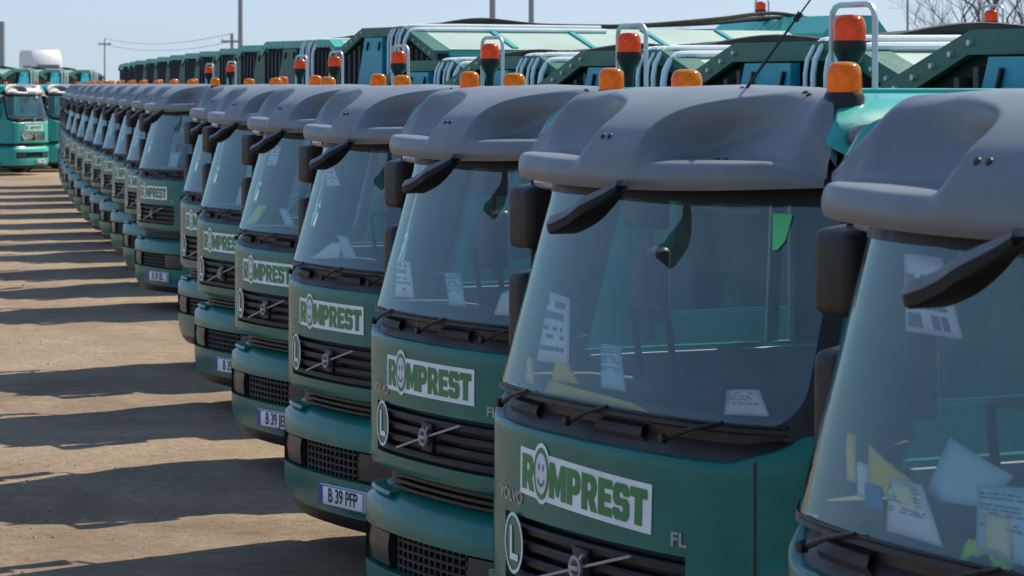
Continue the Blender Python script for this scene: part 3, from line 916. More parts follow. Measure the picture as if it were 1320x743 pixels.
def b_roof_strake(zt, y):
    def f():
        mb = MB()
        for s in (-1, 1):
            c, d = chamf(zt); m = Matrix.Translation((s * (1.17 - c / 2), y, zt - d / 2)) @ Matrix.Rotation(s * math.atan(d / c), 4, 'Y')
            mb.box(-c / 2 + 0.01, c / 2 - 0.01, -0.03, 0.03, 0.0, 0.03, 0.004, m)
        c, d = chamf(zt); mb.box(-1.17 + c, 1.17 - c, y - 0.03, y + 0.03, zt, zt + 0.028, 0.004); return mb
    return f
def b_sunlit_roof_skin(s, zt):
    def f():
        mb = MB(); c, d = chamf(zt)
        poly = [(1.175, zt - d + 0.004), (1.17 - c, zt + 0.004), (1.17 - c - 0.28, zt + 0.004), (1.17 - c - 0.28, zt + 0.012), (1.17 - c, zt + 0.012), (1.18, zt - d + 0.012)]
        mb.prism([(s * p, q) for p, q in poly], lambda p, q, dd: (p, dd, q), BY0 + 0.18, BY1 - 0.02)
        return mb
    return f
def b_tail(zt):
    def f():
        mb = MB(); prof = [(6.5, 0.95), (6.5, zt - 0.02), (6.75, zt + 0.17), (7.15, zt + 0.17), (7.75, zt - 0.5), (8.05, 1.6), (7.9, 0.9), (7.3, 0.65)]
        mb.prism(prof, lambda p, q, d: (d, p, q), -1.19, 1.19)
        for s in (-1, 1):
            a, b = sorted((s * 1.19, s * 1.235)); mb.box(a, b, 6.7, 6.86, 1.0, zt, 0.01); mb.box(a, b, 7.2, 7.36, 1.0, zt - 0.15, 0.01)
        return mb
    return f

def matrix_at(o, m): o.matrix_local = m; return o

def build_truck(loc, rz, label, zt=3.05, plate=None, tilt=0.0, detail=2, antenna=False, marker=False, rear_beacon=None, high=False, tag_sticker=False, paint='cab_green', mast=True, mirror_shift=0.0, group='green refuse trucks parked side by side'):
    t = thing('refuse_truck', label, 'truck', loc, rz, group)
    vr = 'high' if zt > 3.2 else 'low'
    if high: vr = 'tall'
    ch = part('chassis', t, 'dark_metal', b_chassis)
    for y in (1.28, 4.95):
        for s in (-1, 1):
            w = part('wheel', t, 'rubber', b_tyre, 'tyre'); w.location = (s * 0.93, y, 0.485)
            rm = part('rim', w, 'galv', b_rim, 'rim')
            if s < 0: rm.rotation_euler = (0, 0, R(180))
    for s in (-1, 1):
        part('mudguard', t, 'black_plastic', b_mudguard(s, 1.28), f'mud{s}')
        part('fuel_tank' if s > 0 else 'battery_box', t, 'dark_metal', b_tank(s), f'tank{s}')
    cab = part('cab_shell', t, paint, b_shell, 'cab_shell' + paint)
    part('lining', cab, 'inside_light', b_lining)
    part('rear_window', cab, 'side_glass', b_rear_window)
    part('headliner', cab, 'inside_light', b_headliner)
    part('cab_roof', t, 'teal', b_roof)  # brighter copy of the cab paint, painted as if lit
    for s in (-1, 1):
        part('windscreen_pillar', t, paint, b_pillar(s), f'pillar{s}{paint}')
        d = part('door', t, paint, b_door(s), f'door{s}{paint}')
        part('window', d, 'side_glass', b_door_glass(s), f'doorglass{s}')
        part('handle', d, 'black_plastic', b_handle(s), f'handle{s}')
    fp = part('front_panel', t, paint, b_front_panel, 'front_panel' + paint, smooth=50)
    for s in (-1, 1): part('panel_seam', fp, 'slot_dark', b_seam(s), f'seam{s}')
    for s in (-1, 1): part('corner_panel', t, paint, b_corner_panel(s), f'cornp{s}{paint}')
    part('maker_lettering', fp, 'badge', b_maker, smooth=0)
    part('model_lettering', fp, 'badge', b_model, smooth=0)
    g = part('grille', t, 'slot_dark', b_grille_back)
    for z in (1.075, 1.13, 1.185, 1.24): part('slat', g, 'black_plastic', b_grille_slat(z), f'slat{z}')
    part('emblem_bar', g, 'badge', b_emblem_bar)
    part('emblem', g, 'badge', b_emblem)
    part('emblem_backing', g, 'black_plastic', b_emblem_plate)
    lg = part('name_sticker', t, 'white_sticker', b_logo(tilt), f'logo{tilt}', smooth=0)
    part('lettering', lg, 'letter_green', b_letters(tilt), f'letters{tilt}', smooth=0)
    part('smiling_face', lg, 'smile_lilac', b_smile(tilt), f'smile{tilt}', smooth=0)
    part('smile_marks', lg, 'letter_green', b_smile_marks(tilt), f'smilem{tilt}', smooth=0)
    rs = part('round_sticker', t, 'cab_green', b_round_face, smooth=0)
    part('sticker_ring', rs, 'white_sticker', b_round_sticker, smooth=0)
    part('sticker_letter', rs, 'white_sticker', b_round_letter, smooth=0)
    part('scuttle', t, 'cowl_plastic', b_cowl)
    for i, (a, b, z) in enumerate(((-0.72, -0.42, 1.73), (-0.08, 0.18, 1.73), (0.52, 0.78, 1.73))):
        part('wiper', t, 'black_plastic', b_wiper(a, b, z), f'wiper{i}')
    ws = part('windscreen', t, 'glass', b_windscreen)
    part('windscreen_border', ws, 'black_plastic', b_frit)
    v = part('sun_visor', t, 'grey_plastic', b_visor, smooth=60)
    for x, k in ((-0.104, 30), (-0.056, 30), (0.496, 32), (0.544, 32), (0.66, 57), (0.70, 57)): part('visor_clip', v, 'slot_dark', b_visor_clip(x, k), f'vclip{x}')
    bp = part('bumper', t, paint, b_bumper, 'bumper' + paint, smooth=50)
    part('air_intake', bp, 'slot_dark', b_bumper_mesh)
    for s in (-1, 1): part('headlight', bp, 'lamp_glass', b_headlight(s), f'hl{s}')
    part('lower_lip', bp, 'black_plastic', b_valance)
    part('step_recess', t, 'black_plastic', b_step_gap)
    part('step_pad', t, paint, b_step_pad(-0.95, -0.45), 'pad1' + paint)
    if plate:
        pl = part('number_plate', t, 'plate_white', b_plate)
        part('country_band', pl, 'plate_blue', b_plate_band, smooth=0)
        part('plate_border', pl, 'plate_blue', b_plate_border, smooth=0)
        part('plate_text', pl, 'ink', b_plate_text(plate), 'plt' + plate, smooth=0)
    for s in (-1, 1):
        ma = part('mirror_arm', t, 'black_plastic', b_mirror_arm(s), f'marm{s}')
        part('bracket', ma, 'galv', b_bracket(s), f'mbr{s}')
        for nm, z0, z1, x0, x1 in (('main_mirror', 2.165, 2.425, 1.11, 1.35), ('wide_mirror', 1.76, 2.10, 1.17, 1.345)):
            mm = part(nm, t, 'black_plastic', b_mirror_shell(s, z0, z1, x0, x1, 0.395), f'{nm}{s}')
            part('mirror_glass', mm, 'chrome', b_mirror_face(s, z0, z1, x0, x1, 0.395), f'{nm}g{s}')
            mm.location = (s * mirror_shift * 0.4, -mirror_shift, 0)
        ma.location = (s * mirror_shift * 0.4, -mirror_shift, 0)
    fm = part('front_mirror', t, 'grey_plastic', b_front_mirror)
    part('mirror_rim', fm, 'black_plastic', b_front_mirror_rim)
    if detail >= 1:
        part('dashboard', t, 'inside_grey', b_dash)
        part('steering_wheel', t, 'black_plastic', b_wheel_steer)
        part('grab_rail', t, 'black_plastic', b_grab)
        part('seat', t, 'seat_cloth', b_seat(0.52, 0.27), 'seatL')
        part('seat', t, 'seat_cloth', b_seat(-0.40, 0.40), 'seatR')
    for loc_ in ((-0.50, 0.72, 2.752), (0.85, 0.51, 2.77)):
        bc = part('beacon', t, 'amber', b_dome, 'dome'); bc.location = loc_
        part('beacon_base', bc, 'black_plastic', b_dome_base, 'domebase')
    if mast:
        mb_ = part('mast_beacon', t, 'red_amber', b_dome, 'dome_red'); mb_.location = (0.14, 1.0, 2.94)
        part('mast', mb_, 'black_plastic', b_mast_base, 'mast')
        part('guard_hoop', mb_, 'galv', b_hoop, 'hoop')
    if marker: part('side_marker_lamp', t, 'lens', b_side_marker)
    if antenna: part('antenna', t, 'black_plastic', b_antenna)
    # body
    hu = part('body_hull', t, 'teal_dusty_sunlit', b_hull(zt), f'hull{zt}', smooth=0)
    part('bulkhead', hu, 'bay_dark', b_bulkhead(zt), f'bulk{zt}', smooth=0)
    for s in (-1, 1): part('sunlit_roof_skin', hu, 'roof_dusty_sunlit', b_sunlit_roof_skin(s, zt), f'rsheet{zt}{s}', smooth=0)  # skin added over the chamfers to colour them dusty and sunlit
    for y in (2.9, 3.8, 4.7, 5.6): part('roof_strake', hu, 'teal', b_roof_strake(zt, y), f'strake{zt}{y}', smooth=0)
    for s in (-1, 1):
        part('side_rail', hu, 'teal', b_side_rail(s, zt, zt - 0.36, 0.10, 0.05), f'rail{zt}{s}')
        part('side_rail', hu, 'teal', b_side_rail(s, zt, 1.35, 0.10, 0.05), f'rail2{zt}{s}')
        for y in lrange(2.4, 6.2, 6):
            p = part('side_post', hu, 'teal', b_side_post(s, zt), f'post{zt}{s}'); p.location = (0, y, 0)
    boxy = chamf(zt)[0] < 0.3
    bd = part('front_band', t, 'band_green' if not boxy else 'teal', b_band(zt), f'band{zt}', smooth=0)
    for s in (-1, 1):
        for k in range(6):
            x = s * (1.12 - k * 0.125)
            rb = part('rib', bd, 'dark_metal', b_rib(zt), f'rib{zt}'); rb.location = (x, 0, (-max(0, abs(x) - 0.5) * 0.34) if not boxy else 0)
            if detail >= 1:
                bo = part('bolt', bd, 'galv', b_bolt, 'bolt'); bo.location = (x, BY0, zt - 0.03 - (max(0, abs(x) - 0.5) * 0.355 if not boxy else 0.03))
    for x in (-0.36, -0.24, -0.12):
        rb = part('rib', bd, 'dark_metal', b_rib(zt), f'rib{zt}'); rb.location = (x, 0, 0.03)
    bp2 = part('blue_panel' if not boxy else 'front_hatch', t, 'panel_blue' if not boxy else 'band_green', b_blue_panel(zt), f'blue{zt}', smooth=0)
    for x in (-0.22, 0.06):
        la = part('latch', bp2, 'black_plastic', b_panel_latch(zt), f'latch{zt}'); la.location = (x, 0, 0)
    for k, (x, r) in enumerate(((0.24, 0.012), (0.31, 0.015), (0.42, 0.012), (0.50, 0.017), (0.62, 0.022))):
        part('hydraulic_pipe', t, 'pipe_white', b_pipe(x, zt, r), f'pipe{zt}{k}')
    for k, (x0, x1, h) in enumerate(((0.0, 0.3, 0.10), (0.12, 0.36, 0.13), (-0.2, 0.2, 0.09))):
        part('hose', t, 'rubber', b_hose([(x0, 2.5, zt + 0.04), (x0 + 0.05, 3.0, zt + h * 0.8), (x1, 3.6, zt + 0.05), (x1, 4.6, zt + 0.05), (x1 - 0.1, 5.7, zt + h), (x0, 6.5, zt + h * 1.6), (x0, 7.0, zt + 0.16)]), f'hose{zt}{k}')
    part('tail_hopper', t, 'teal', b_tail(zt), f'tail{zt}', smooth=0)
    if rear_beacon:
        b2 = part('rear_beacon', t, 'red_amber', b_dome, 'dome_red'); b2.location = rear_beacon
        part('mast', b2, 'black_plastic', b_mast_base, 'mast'); part('guard_hoop', b2, 'galv', b_hoop, 'hoop')
    if tag_sticker:
        def tg():
            mb = MB()
            mb.flat([[(0.80, 2.385), (0.87, 2.385), (0.862, 2.30), (0.842, 2.27), (0.825, 2.27)]], lambda x, z: surf_x(x, z, 0.006)); return mb
        part('windscreen_tag', t, 'tag_green', tg, smooth=0)
    return t

# ------------------------------------------------------------------ ground
def ground():
    def axis(lo, hi, a, b, step, far):
        xs = [-far, -far * 0.5, -far * 0.25, -far * 0.12]
        xs = [x for x in xs if x < a - 5] + [a - 4, a - 1.5]
        x = a
        while x < b: xs.append(x); x += step
        xs += [b, b + 1.5, b + 4]
        xs += [x for x in (60, 120, 250, 500, far) if x > b + 5]
        return xs
    xs = axis(0, 0, -13, 3, 0.16, 1500); ys = axis(0, 0, 11, 60, 0.25, 1500)
    rows = []
    for y in ys:
        r = []
        for x in xs:
            f = smooth01(-15, -12, x) * (1 - smooth01(2, 4, x)) * smooth01(9, 12, y) * (1 - smooth01(50, 62, y))
            z = f * (0.030 * noise.noise(Vector((x * 0.5, y * 0.5, 0))) + 0.016 * noise.noise(Vector((x * 2.1, y * 2.1, 3))) + 0.006 * noise.noise(Vector((x * 6, y * 6, 9)))) - 0.03
            r.append((x, y, z))
        rows.append(r)
    mb = MB(); mb.grid(rows); me = mb.mesh('ground', 0); me.shade_smooth(); me.materials.append(M['ground'])
    o = bpy.data.objects.new('ground', me); COL.objects.link(o); o['kind'] = 'structure'; o['label'] = 'dry dusty bare dirt yard'
ground()
def gravel():
    mb = MB(); r = random.Random(3)
    for _ in range(5200):
        y = 12 + 42 * r.random() ** 1.7; x = -0.17 * y - 1.2 + r.uniform(-6.5, 2.2)
        s = r.choice((0.006, 0.007, 0.008, 0.010, 0.012, 0.016, 0.03 if r.random() < 0.2 else 0.01)) * r.uniform(0.7, 1.3)
        z = 0.030 * noise.noise(Vector((x * 0.5, y * 0.5, 0))) + 0.016 * noise.noise(Vector((x * 2.1, y * 2.1, 3))) - 0.03
        a = r.random() * 6.28; pts = []
        for k in range(5): 
            q = a + k * 1.2566; pts.append((x + math.cos(q) * s * r.uniform(.7, 1.2), y + math.sin(q) * s * r.uniform(.7, 1.2), z))
        pts.append((x, y, z + s * r.uniform(0.5, 0.9)))
        mb.add(pts, [(k, (k + 1) % 5, 5) for k in range(5)])
    me = bpy.data.meshes.new('gravel'); me.from_pydata(mb.v, [], mb.f); me.materials.append(M['stone'])
    o = bpy.data.objects.new('gravel', me); COL.objects.link(o); o['kind'] = 'stuff'; o['label'] = 'loose grit and small stones on the dirt yard'
gravel()

# ------------------------------------------------------------------ the row
PHI = math.atan2(2060, F_PX)                   # the fronts' yaw away from the picture plane
RZ = -(R(90) - PHI)
LAT = Vector((math.sin(PHI), -math.cos(PHI), 0)); BACK = Vector((math.cos(PHI), math.sin(PHI), 0))
ANCH_X, ANCH_Y, ANCH_Z = LX0, plan_y(LX0), LZ1
def place(px, v, extra=0.0):
    """lorry base point from where the corner of its name sticker is seen"""
    d = F_PX * (CAM_H - ANCH_Z) / v
    p = Vector(((px - 660) / F_PX * d, d, 0))
    return p - LAT * ANCH_X - BACK * ANCH_Y
p0 = Vector((0.795, 7.42, 0)) - LAT * ANCH_X - BACK * ANCH_Y
ROW = [p0, place(672, 470), place(500, 347), place(387, 274), place(314, 224), place(263, 189), place(240, 165)]
# beyond the gap: from the bumper corners
for bx, bv in ((186, 198), (169, 179), (152, 164), (138, 151), (124, 142), (113, 133.5), (103, 124.5), (94.5, 116), (88, 108), (84.5, 102), (82, 96.5), (80, 91.5)):
    d = F_PX * (CAM_H - 0.82) / bv
    p = Vector(((bx - 660) / F_PX * d, d, 0))
    ROW.append(p - LAT * (-1.08) - BACK * 0.30)
LABELS = [
 'nearest refuse truck at the right edge, dash heaped with papers and hi-vis cloth',
 'second refuse truck from the right, tilted name sticker and green tag in its windscreen',
 'third refuse truck from the right, printed sheet and plain blue sheet behind its windscreen',
 'fourth refuse truck from the right, full B 39 plate in view on its bumper',
 'fifth refuse truck from the right, yellow-green sheet lying behind its windscreen',
 'sixth refuse truck from the right, low roofed, beside the taller bodied truck',
 'tall bodied refuse truck at the near side of the gap in the row',
 'first refuse truck beyond the gap in the row, its whole bumper in view',
 'second refuse truck beyond the gap in the row',
 'third refuse truck beyond the gap in the row',
 'fourth refuse truck beyond the gap in the row',
 'fifth refuse truck beyond the gap in the row',
 'sixth refuse truck beyond the gap in the row',
 'seventh refuse truck beyond the gap in the row',
 'eighth refuse truck beyond the gap in the row',
 'ninth refuse truck beyond the gap in the row',
 'tenth refuse truck beyond the gap in the row',
 'eleventh refuse truck beyond the gap, last but one of the row',
 'farthest refuse truck at the left end of the long row',
]
PLATES = ['B 39 LHP', 'B 39 JET', 'B 39 PFR', 'B 39 PFP', 'B 39 JEP', 'B 39 JE', None, 'B 39 JEL'] + [None] * 11
TR = []
for i, p in enumerate(ROW):
    TR.append(build_truck(p, RZ + (R(rnd.uniform(-0.9, 0.9)) if i >= 8 else 0), LABELS[i], zt=2.985 if i < 6 else 3.35 if i == 6 else 3.33, plate=PLATES[i], tilt=-0.035 if i == 1 else 0.0,
              detail=2 if i < 8 else (1 if i < 11 else 0), mast=(i < 9), mirror_shift=(-0.07, -0.01, 0, 0.02, 0.04, 0.05, 0.06, 0.075, 0.09, 0.08, 0.09, 0.085, 0.08, 0.1, 0.09, 0.1, 0.1, 0.1, 0.1)[i], antenna=(i == 1), marker=(i < 3),
              rear_beacon=((0.4, 6.12, 3.29) if i == 4 else (-0.4, 6.72, 3.60) if i == 6 else None), tag_sticker=(i == 1)))
# the opposite row, facing this one
for k, (px, d) in enumerate(((19, 95.0), (73, 99.0), (112, 103.0), (150, 107.0))):
    rz = R(63); lat = Vector((math.cos(rz), math.sin(rz), 0)); bk = Vector((-math.sin(rz), math.cos(rz), 0))
    p = Vector(((px - 660) / F_PX * d, d, 0)) - lat * (-1.02)
    build_truck(p, rz, ['sunlit refuse truck facing the row, at the far left edge', 'second sunlit refuse truck facing the row, half hidden by the row end',
      'third truck of the facing row, only its body showing over the roofs', 'fourth truck of the facing row, hidden but for its body top'][k],
      zt=3.25, plate='B 39 RMP' if k == 0 else None, detail=0, paint='teal', mast=False, group='refuse trucks facing the long row')  # brighter copy of the cab paint; the sun on these cabs is painted in

# ------------------------------------------------------------------ things lying in the cabs
def sheet(name, label, cat, truck, mat, pts, group=None, ink=None, thick=0.0015):
    """pts: four local corners in the cab (a sheet of paper, slightly bowed)"""
    c = sum((Vector(p) for p in pts), Vector()) / 4
    A, B, C_, D = [Vector(p) - c for p in pts]
    mb = MB(); n = 6
    nrm = (B - A).cross(D - A).normalized()
    def at(a, b, off=0.0):
        bow = 0.014 * math.sin(a * 3.14) * math.sin(b * 2.2)
        return (A * (1 - a) + B * a) * (1 - b) + (D * (1 - a) + C_ * a) * b + nrm * (bow + off)
    rows = [[at(a, b) for a in lrange(0, 1, n)] for b in lrange(0, 1, n)]
    mb.grid(rows)
    me = mb.mesh(name, 40); me.materials.append(M[mat])
    o = bpy.data.objects.new(name, me); COL.objects.link(o)
    o.location = ROWM[truck] @ c; o.rotation_euler = (0, 0, RZ)
    tag(o, label, cat, group)
    md = o.modifiers.new('thickness', 'SOLIDIFY'); md.thickness = thick
    if ink:
        k = MB(); r = random.Random(len(label))
        for (b, h) in ink:
            a = 0.08
            while a < 0.86:
                w = r.uniform(0.04, 0.16) if h < 0.09 else r.uniform(0.09, 0.13)
                if a + w > 0.92: break
                if r.random() < 0.82:
                    for off in (0.004, -0.004):
                        k.add([at(a, b, off), at(a + w, b, off), at(a + w, b + h, off), at(a, b + h, off)], [(0, 1, 2, 3)])
                a += w + r.uniform(0.02, 0.06)
        me2 = k.mesh('print', 0, fix=False); me2.materials.append(M['paper_ink'])
        q = bpy.data.objects.new('printed_lines', me2); COL.objects.link(q); q.parent = o
    return o
ROWM = [Matrix.Translation(p) @ Matrix.Rotation(RZ, 4, 'Z') for p in ROW]
def on_glass(x0, x1, z0, z1, skew=0.0, off=-0.02, twist=0.0):
    z0 -= 0.04; z1 -= 0.04
    return [surf_x(x0 + skew, z0 + twist, off), surf_x(x1 + skew, z0, off), surf_x(x1, z1, off), surf_x(x0, z1 + twist, off)]
def on_dash(x0, x1, y0, y1, z0=1.745, z1=1.745, rot=0.0):
    cx, cy = (x0 + x1) / 2, (y0 + y1) / 2; out = []
    for x, y, z in ((x0, y0, z0), (x1, y0, z0), (x1, y1, z1), (x0, y1, z1)):
        dx, dy = x - cx, y - cy
        out.append((cx + dx * math.cos(rot) - dy * math.sin(rot), cy + dx * math.sin(rot) + dy * math.cos(rot) + 0.16 * abs(cx) ** 3, z))
    return out
LINES = [(0.80, 0.10), (0.62, 0.11), (0.46, 0.06), (0.34, 0.06), (0.16, 0.07)]
FAINT = [(0.86, 0.025), (0.80, 0.025), (0.70, 0.025), (0.64, 0.025), (0.58, 0.025), (0.46, 0.025), (0.40, 0.025)]
GP = 'papers left behind the windscreens'
def gq(*pts, off=-0.03):
    """corner points (x, z) on the windscreen, laid just inside the glass"""
    return [surf_x(x, z, off) for x, z in pts]
# second truck
sheet('printed_sheet', 'printed white sheet stuck low in the windscreen of the second truck', 'paper', 1, 'paper', gq((-.53, 1.82), (-.24, 1.83), (-.36, 2.05), (-.58, 2.06)), GP, LINES)
sheet('paper_sheet', 'pale blue sheet propped mid windscreen in the second truck', 'paper', 1, 'paper_blue', gq((.03, 1.775), (.2, 1.775), (.1, 1.92), (-.04, 1.915)), GP, FAINT)
sheet('paper_sheet', 'white sheet in the lower right corner of the second truck windscreen', 'paper', 1, 'paper', gq((.73, 1.745), (.9, 1.75), (.85, 1.83), (.72, 1.82), off=-0.04), GP, FAINT)
sheet('yellow_card', 'upright yellow card beside the printed sheet in the second truck', 'card', 1, 'yellow_card', gq((-.38, 1.76), (-.16, 1.77), (-.30, 1.85), (-.40, 1.86), off=-0.045), GP)
sheet('yellow_card', 'long yellow strip along the bottom edge of the second truck windscreen', 'card', 1, 'yellow_card', gq((-.40, 1.72), (.36, 1.72), (.26, 1.742), (-.38, 1.765), off=-0.035), GP)
sheet('yellow_card', 'yellow card at the far left edge of the second truck windscreen', 'card', 1, 'yellow_card', gq((-.62, 1.735), (-.52, 1.735), (-.60, 1.82), (-.66, 1.83), off=-0.04), GP)
# third
sheet('printed_sheet', 'printed white sheet stuck in the windscreen of the third truck', 'paper', 2, 'paper', gq((-.58, 1.78), (-.30, 1.79), (-.48, 1.95), (-.74, 1.95)), GP, LINES)
sheet('paper_sheet', 'pale blue sheet standing mid windscreen in the third truck', 'paper', 2, 'paper_blue', gq((.1, 1.78), (.26, 1.785), (.14, 1.93), (-.03, 1.92)), GP, FAINT)
sheet('paper_sheet', 'white sheet at the driver side of the third truck windscreen', 'paper', 2, 'paper', gq((.50, 1.76), (.72, 1.77), (.66, 1.89), (.52, 1.86), off=-0.04), GP)
# fourth
sheet('printed_sheet', 'printed sheet stuck high in the windscreen of the fourth truck', 'paper', 3, 'paper', gq((-.5, 2.18), (-.25, 2.19), (-.45, 2.29), (-.70, 2.29)), GP, LINES)
sheet('paper_sheet', 'pale blue sheet standing on the dash of the fourth truck', 'paper', 3, 'paper_blue', gq((.08, 1.77), (.25, 1.78), (.06, 1.90), (-.1, 1.90)), GP)
sheet('paper_sheet', 'white sheet sloping low behind the windscreen of the fourth truck', 'paper', 3, 'paper', gq((-.5, 1.745), (-.05, 1.765), (-.02, 1.86), (-.22, 1.85), off=-0.05), GP)
# fifth to eighth
sheet('paper_sheet', 'yellow-green sheet lying in the windscreen of the fifth truck', 'paper', 4, 'hivis', gq((-.70, 1.75), (-.40, 1.77), (-.22, 1.91), (-.45, 1.90)), GP)
sheet('paper_sheet', 'pale blue sheet standing in the windscreen of the fifth truck', 'paper', 4, 'paper_blue', gq((.2, 1.78), (.35, 1.79), (.16, 1.90), (.02, 1.89)), GP)
sheet('printed_sheet', 'small printed sheet high in the windscreen of the fifth truck', 'paper', 4, 'paper', on_glass(-0.45, -0.22, 2.24, 2.38, -0.01), GP, LINES)
sheet('paper_sheet', 'pale sheet low in the windscreen of the sixth truck', 'paper', 5, 'paper_blue', on_glass(0.1, 0.32, 1.80, 1.96, 0, -0.05), GP)
sheet('paper_sheet', 'pale sheet low in the windscreen of the first truck beyond the gap', 'paper', 7, 'paper_blue', on_glass(0.30, 0.55, 1.80, 1.98, 0, -0.05), GP)
# the nearest cab
sheet('printed_sheet', 'printed label sheet stuck high in the windscreen of the nearest truck', 'paper', 0, 'paper', gq((-.5, 2.2), (-.22, 2.2), (-.40, 2.38), (-.62, 2.38)), GP, [(0.06, 0.18), (0.30, 0.05), (0.42, 0.12), (0.62, 0.12)])
sheet('yellow_card', 'cream and yellow card standing at the left in the nearest truck', 'card', 0, 'yellow_card', gq((-.53, 1.80), (-.30, 1.82), (-.33, 1.86), (-.60, 1.92), off=-0.05), GP)
sheet('yellow_card', 'narrow yellow card at the far left edge of the nearest truck windscreen', 'card', 0, 'yellow_card', gq((-.68, 1.82), (-.62, 1.82), (-.69, 1.93), (-.75, 1.93), off=-0.05), GP)
sheet('paper_sheet', 'white folded sheet hanging over the dash of the nearest truck', 'paper', 0, 'paper', gq((-.36, 1.74), (-.11, 1.735), (-.25, 1.86), (-.41, 1.86)), GP, FAINT)
sheet('paper_sheet', 'small cream sheet on top of the white folded sheet in the nearest truck', 'paper', 0, 'cream', gq((-.32, 1.795), (-.22, 1.79), (-.27, 1.855), (-.39, 1.855), off=-0.022), GP)
sheet('paper_sheet', 'large pale blue sheet sloping back over the dash of the nearest truck', 'paper', 0, 'paper_blue', gq((-.30, 1.82), (-.04, 1.83), (.05, 1.91), (-.24, 1.97), off=-0.07), GP)
sheet('paper_sheet', 'pale sheet leaning upright at the right edge in the nearest truck', 'paper', 0, 'paper_blue', gq((.02, 1.745), (.24, 1.73), (.20, 1.90), (-.03, 1.885)), GP, FAINT)
sheet('paper_sheet', 'cream sheet on the pale sheet at the right edge in the nearest truck', 'paper', 0, 'cream', gq((.06, 1.75), (.16, 1.745), (.14, 1.83), (.03, 1.83), off=-0.022), GP)
sheet('paper_sheet', 'small blue leaflet among the cards at the left in the nearest truck', 'paper', 0, 'leaflet_blue', gq((-.52, 1.775), (-.42, 1.775), (-.46, 1.83), (-.56, 1.83), off=-0.045), GP)
sheet('paper_sheet', 'small white leaflet behind the blue one in the nearest truck', 'paper', 0, 'paper', gq((-.60, 1.79), (-.53, 1.79), (-.58, 1.87), (-.65, 1.87), off=-0.055), GP)
def cloth(name, label, truck, mat, c, size, seed):
    mb = MB(); n = 14; rows = []
    for i in range(n + 1):
        r = []
        for j in range(n + 1):
            a, b = i / n * 2 - 1, j / n * 2 - 1
            q = max(0.0, 1 - (a * a + b * b) * 0.75)
            h = q ** 0.6 * (0.75 + 0.6 * noise.noise(Vector((a * 2.2 + seed, b * 2.2, seed)))) + 0.12 * noise.noise(Vector((a * 6, b * 6, seed)))
            r.append((a * size[0], b * size[1], max(-0.01, h * size[2])))
        rows.append(r)
    mb.grid(rows); me = mb.mesh(name, 0); me.shade_smooth(); me.materials.append(M[mat])
    o = bpy.data.objects.new(name, me); COL.objects.link(o); o.location = ROWM[truck] @ Vector(c); o.rotation_euler = (0, 0, RZ)
    tag(o, label, 'cloth'); md = o.modifiers.new('thickness', 'SOLIDIFY'); md.thickness = 0.004
cloth('safety_vest', 'bright yellow-green hi-vis vest bundled on the dash of the nearest truck', 0, 'hivis', (0.005, 0.125, 1.70), (0.10, 0.04, 0.10), 2.0)
cloth('dark_hat', 'dark hat lying between the sheets in the nearest truck', 0, 'seat_cloth', (-0.04, 0.19, 1.735), (0.08, 0.05, 0.13), 4.0)
cloth('cloth_bundle', 'brown cloth bundle in the left corner of the nearest truck dash', 0, 'brown_cloth', (-0.50, 0.19, 1.715), (0.14, 0.05, 0.075), 5.0)
cloth('dark_seat_shape', 'dark bundle standing in for the seat shape in the second truck', 1, 'seat_cloth', (0.45, 0.34, 1.735), (0.36, 0.16, 0.20), 8.0)  # dark bulk added for the shape of the driver's seat

# ------------------------------------------------------------------ behind: white lorry, poles, wires, bare trees
def at_px(px, y, d): return Vector(((px - 660) / F_PX * d, d, CAM_H - (y - 108) / F_PX * d))
def white_lorry():
    p = at_px(44, 108, 180.0)
    t = thing('white_lorry', 'white high-roofed lorry cab standing behind the facing row', 'truck', (p.x, p.y, 0), R(40))
    H = 4.75
    def body():
        mb = MB(); prof = [(0, 0.6), (0, 2.9), (0.10, 3.9), (0.22, 4.4), (0.45, H), (1.55, H), (1.7, H - 0.12), (1.7, 0.6)]
        rows = [[(x, p_, q) for p_, q in prof] for x in (0.0, 0.08, 1.92, 2.0)]
        for k in (0, 3): rows[k] = [(x, p_ + (0.04 if p_ < 1 else -0.04), q - (0.06 if q > 4.5 else 0)) for x, p_, q in rows[k]]
        mb.grid(rows, True); mb.add(rows[0], [tuple(range(8))]); mb.add(rows[3], [tuple(range(8))])
        return mb
    part('cab', t, 'white_paint', body, 'wl_cab')
    part('windscreen', t, 'lens', lambda: MB().add([(0.25, -0.02, 3.0), (1.75, -0.02, 3.0), (1.75, 0.065, 3.9), (0.25, 0.065, 3.9)], [(0, 1, 2, 3)]), 'wl_ws', smooth=0)
    part('side_window', t, 'lens', lambda: MB().box(-0.012, 0.03, 0.4, 1.2, 3.0, 3.85), 'wl_sw')
    part('side_window', t, 'lens', lambda: MB().box(1.97, 2.012, 0.4, 1.2, 3.0, 3.85), 'wl_sw2')
    part('frame', t, 'dark_metal', lambda: MB().box(0.3, 1.7, 0.2, 5.4, 0.6, 1.0, 0.02), 'wl_fr')
    for x in (0.1, 1.9):
        for y in (0.9, 4.6):
            w = part('wheel', t, 'rubber', b_tyre, 'tyre'); w.location = (x, y, 0.485)
white_lorry()

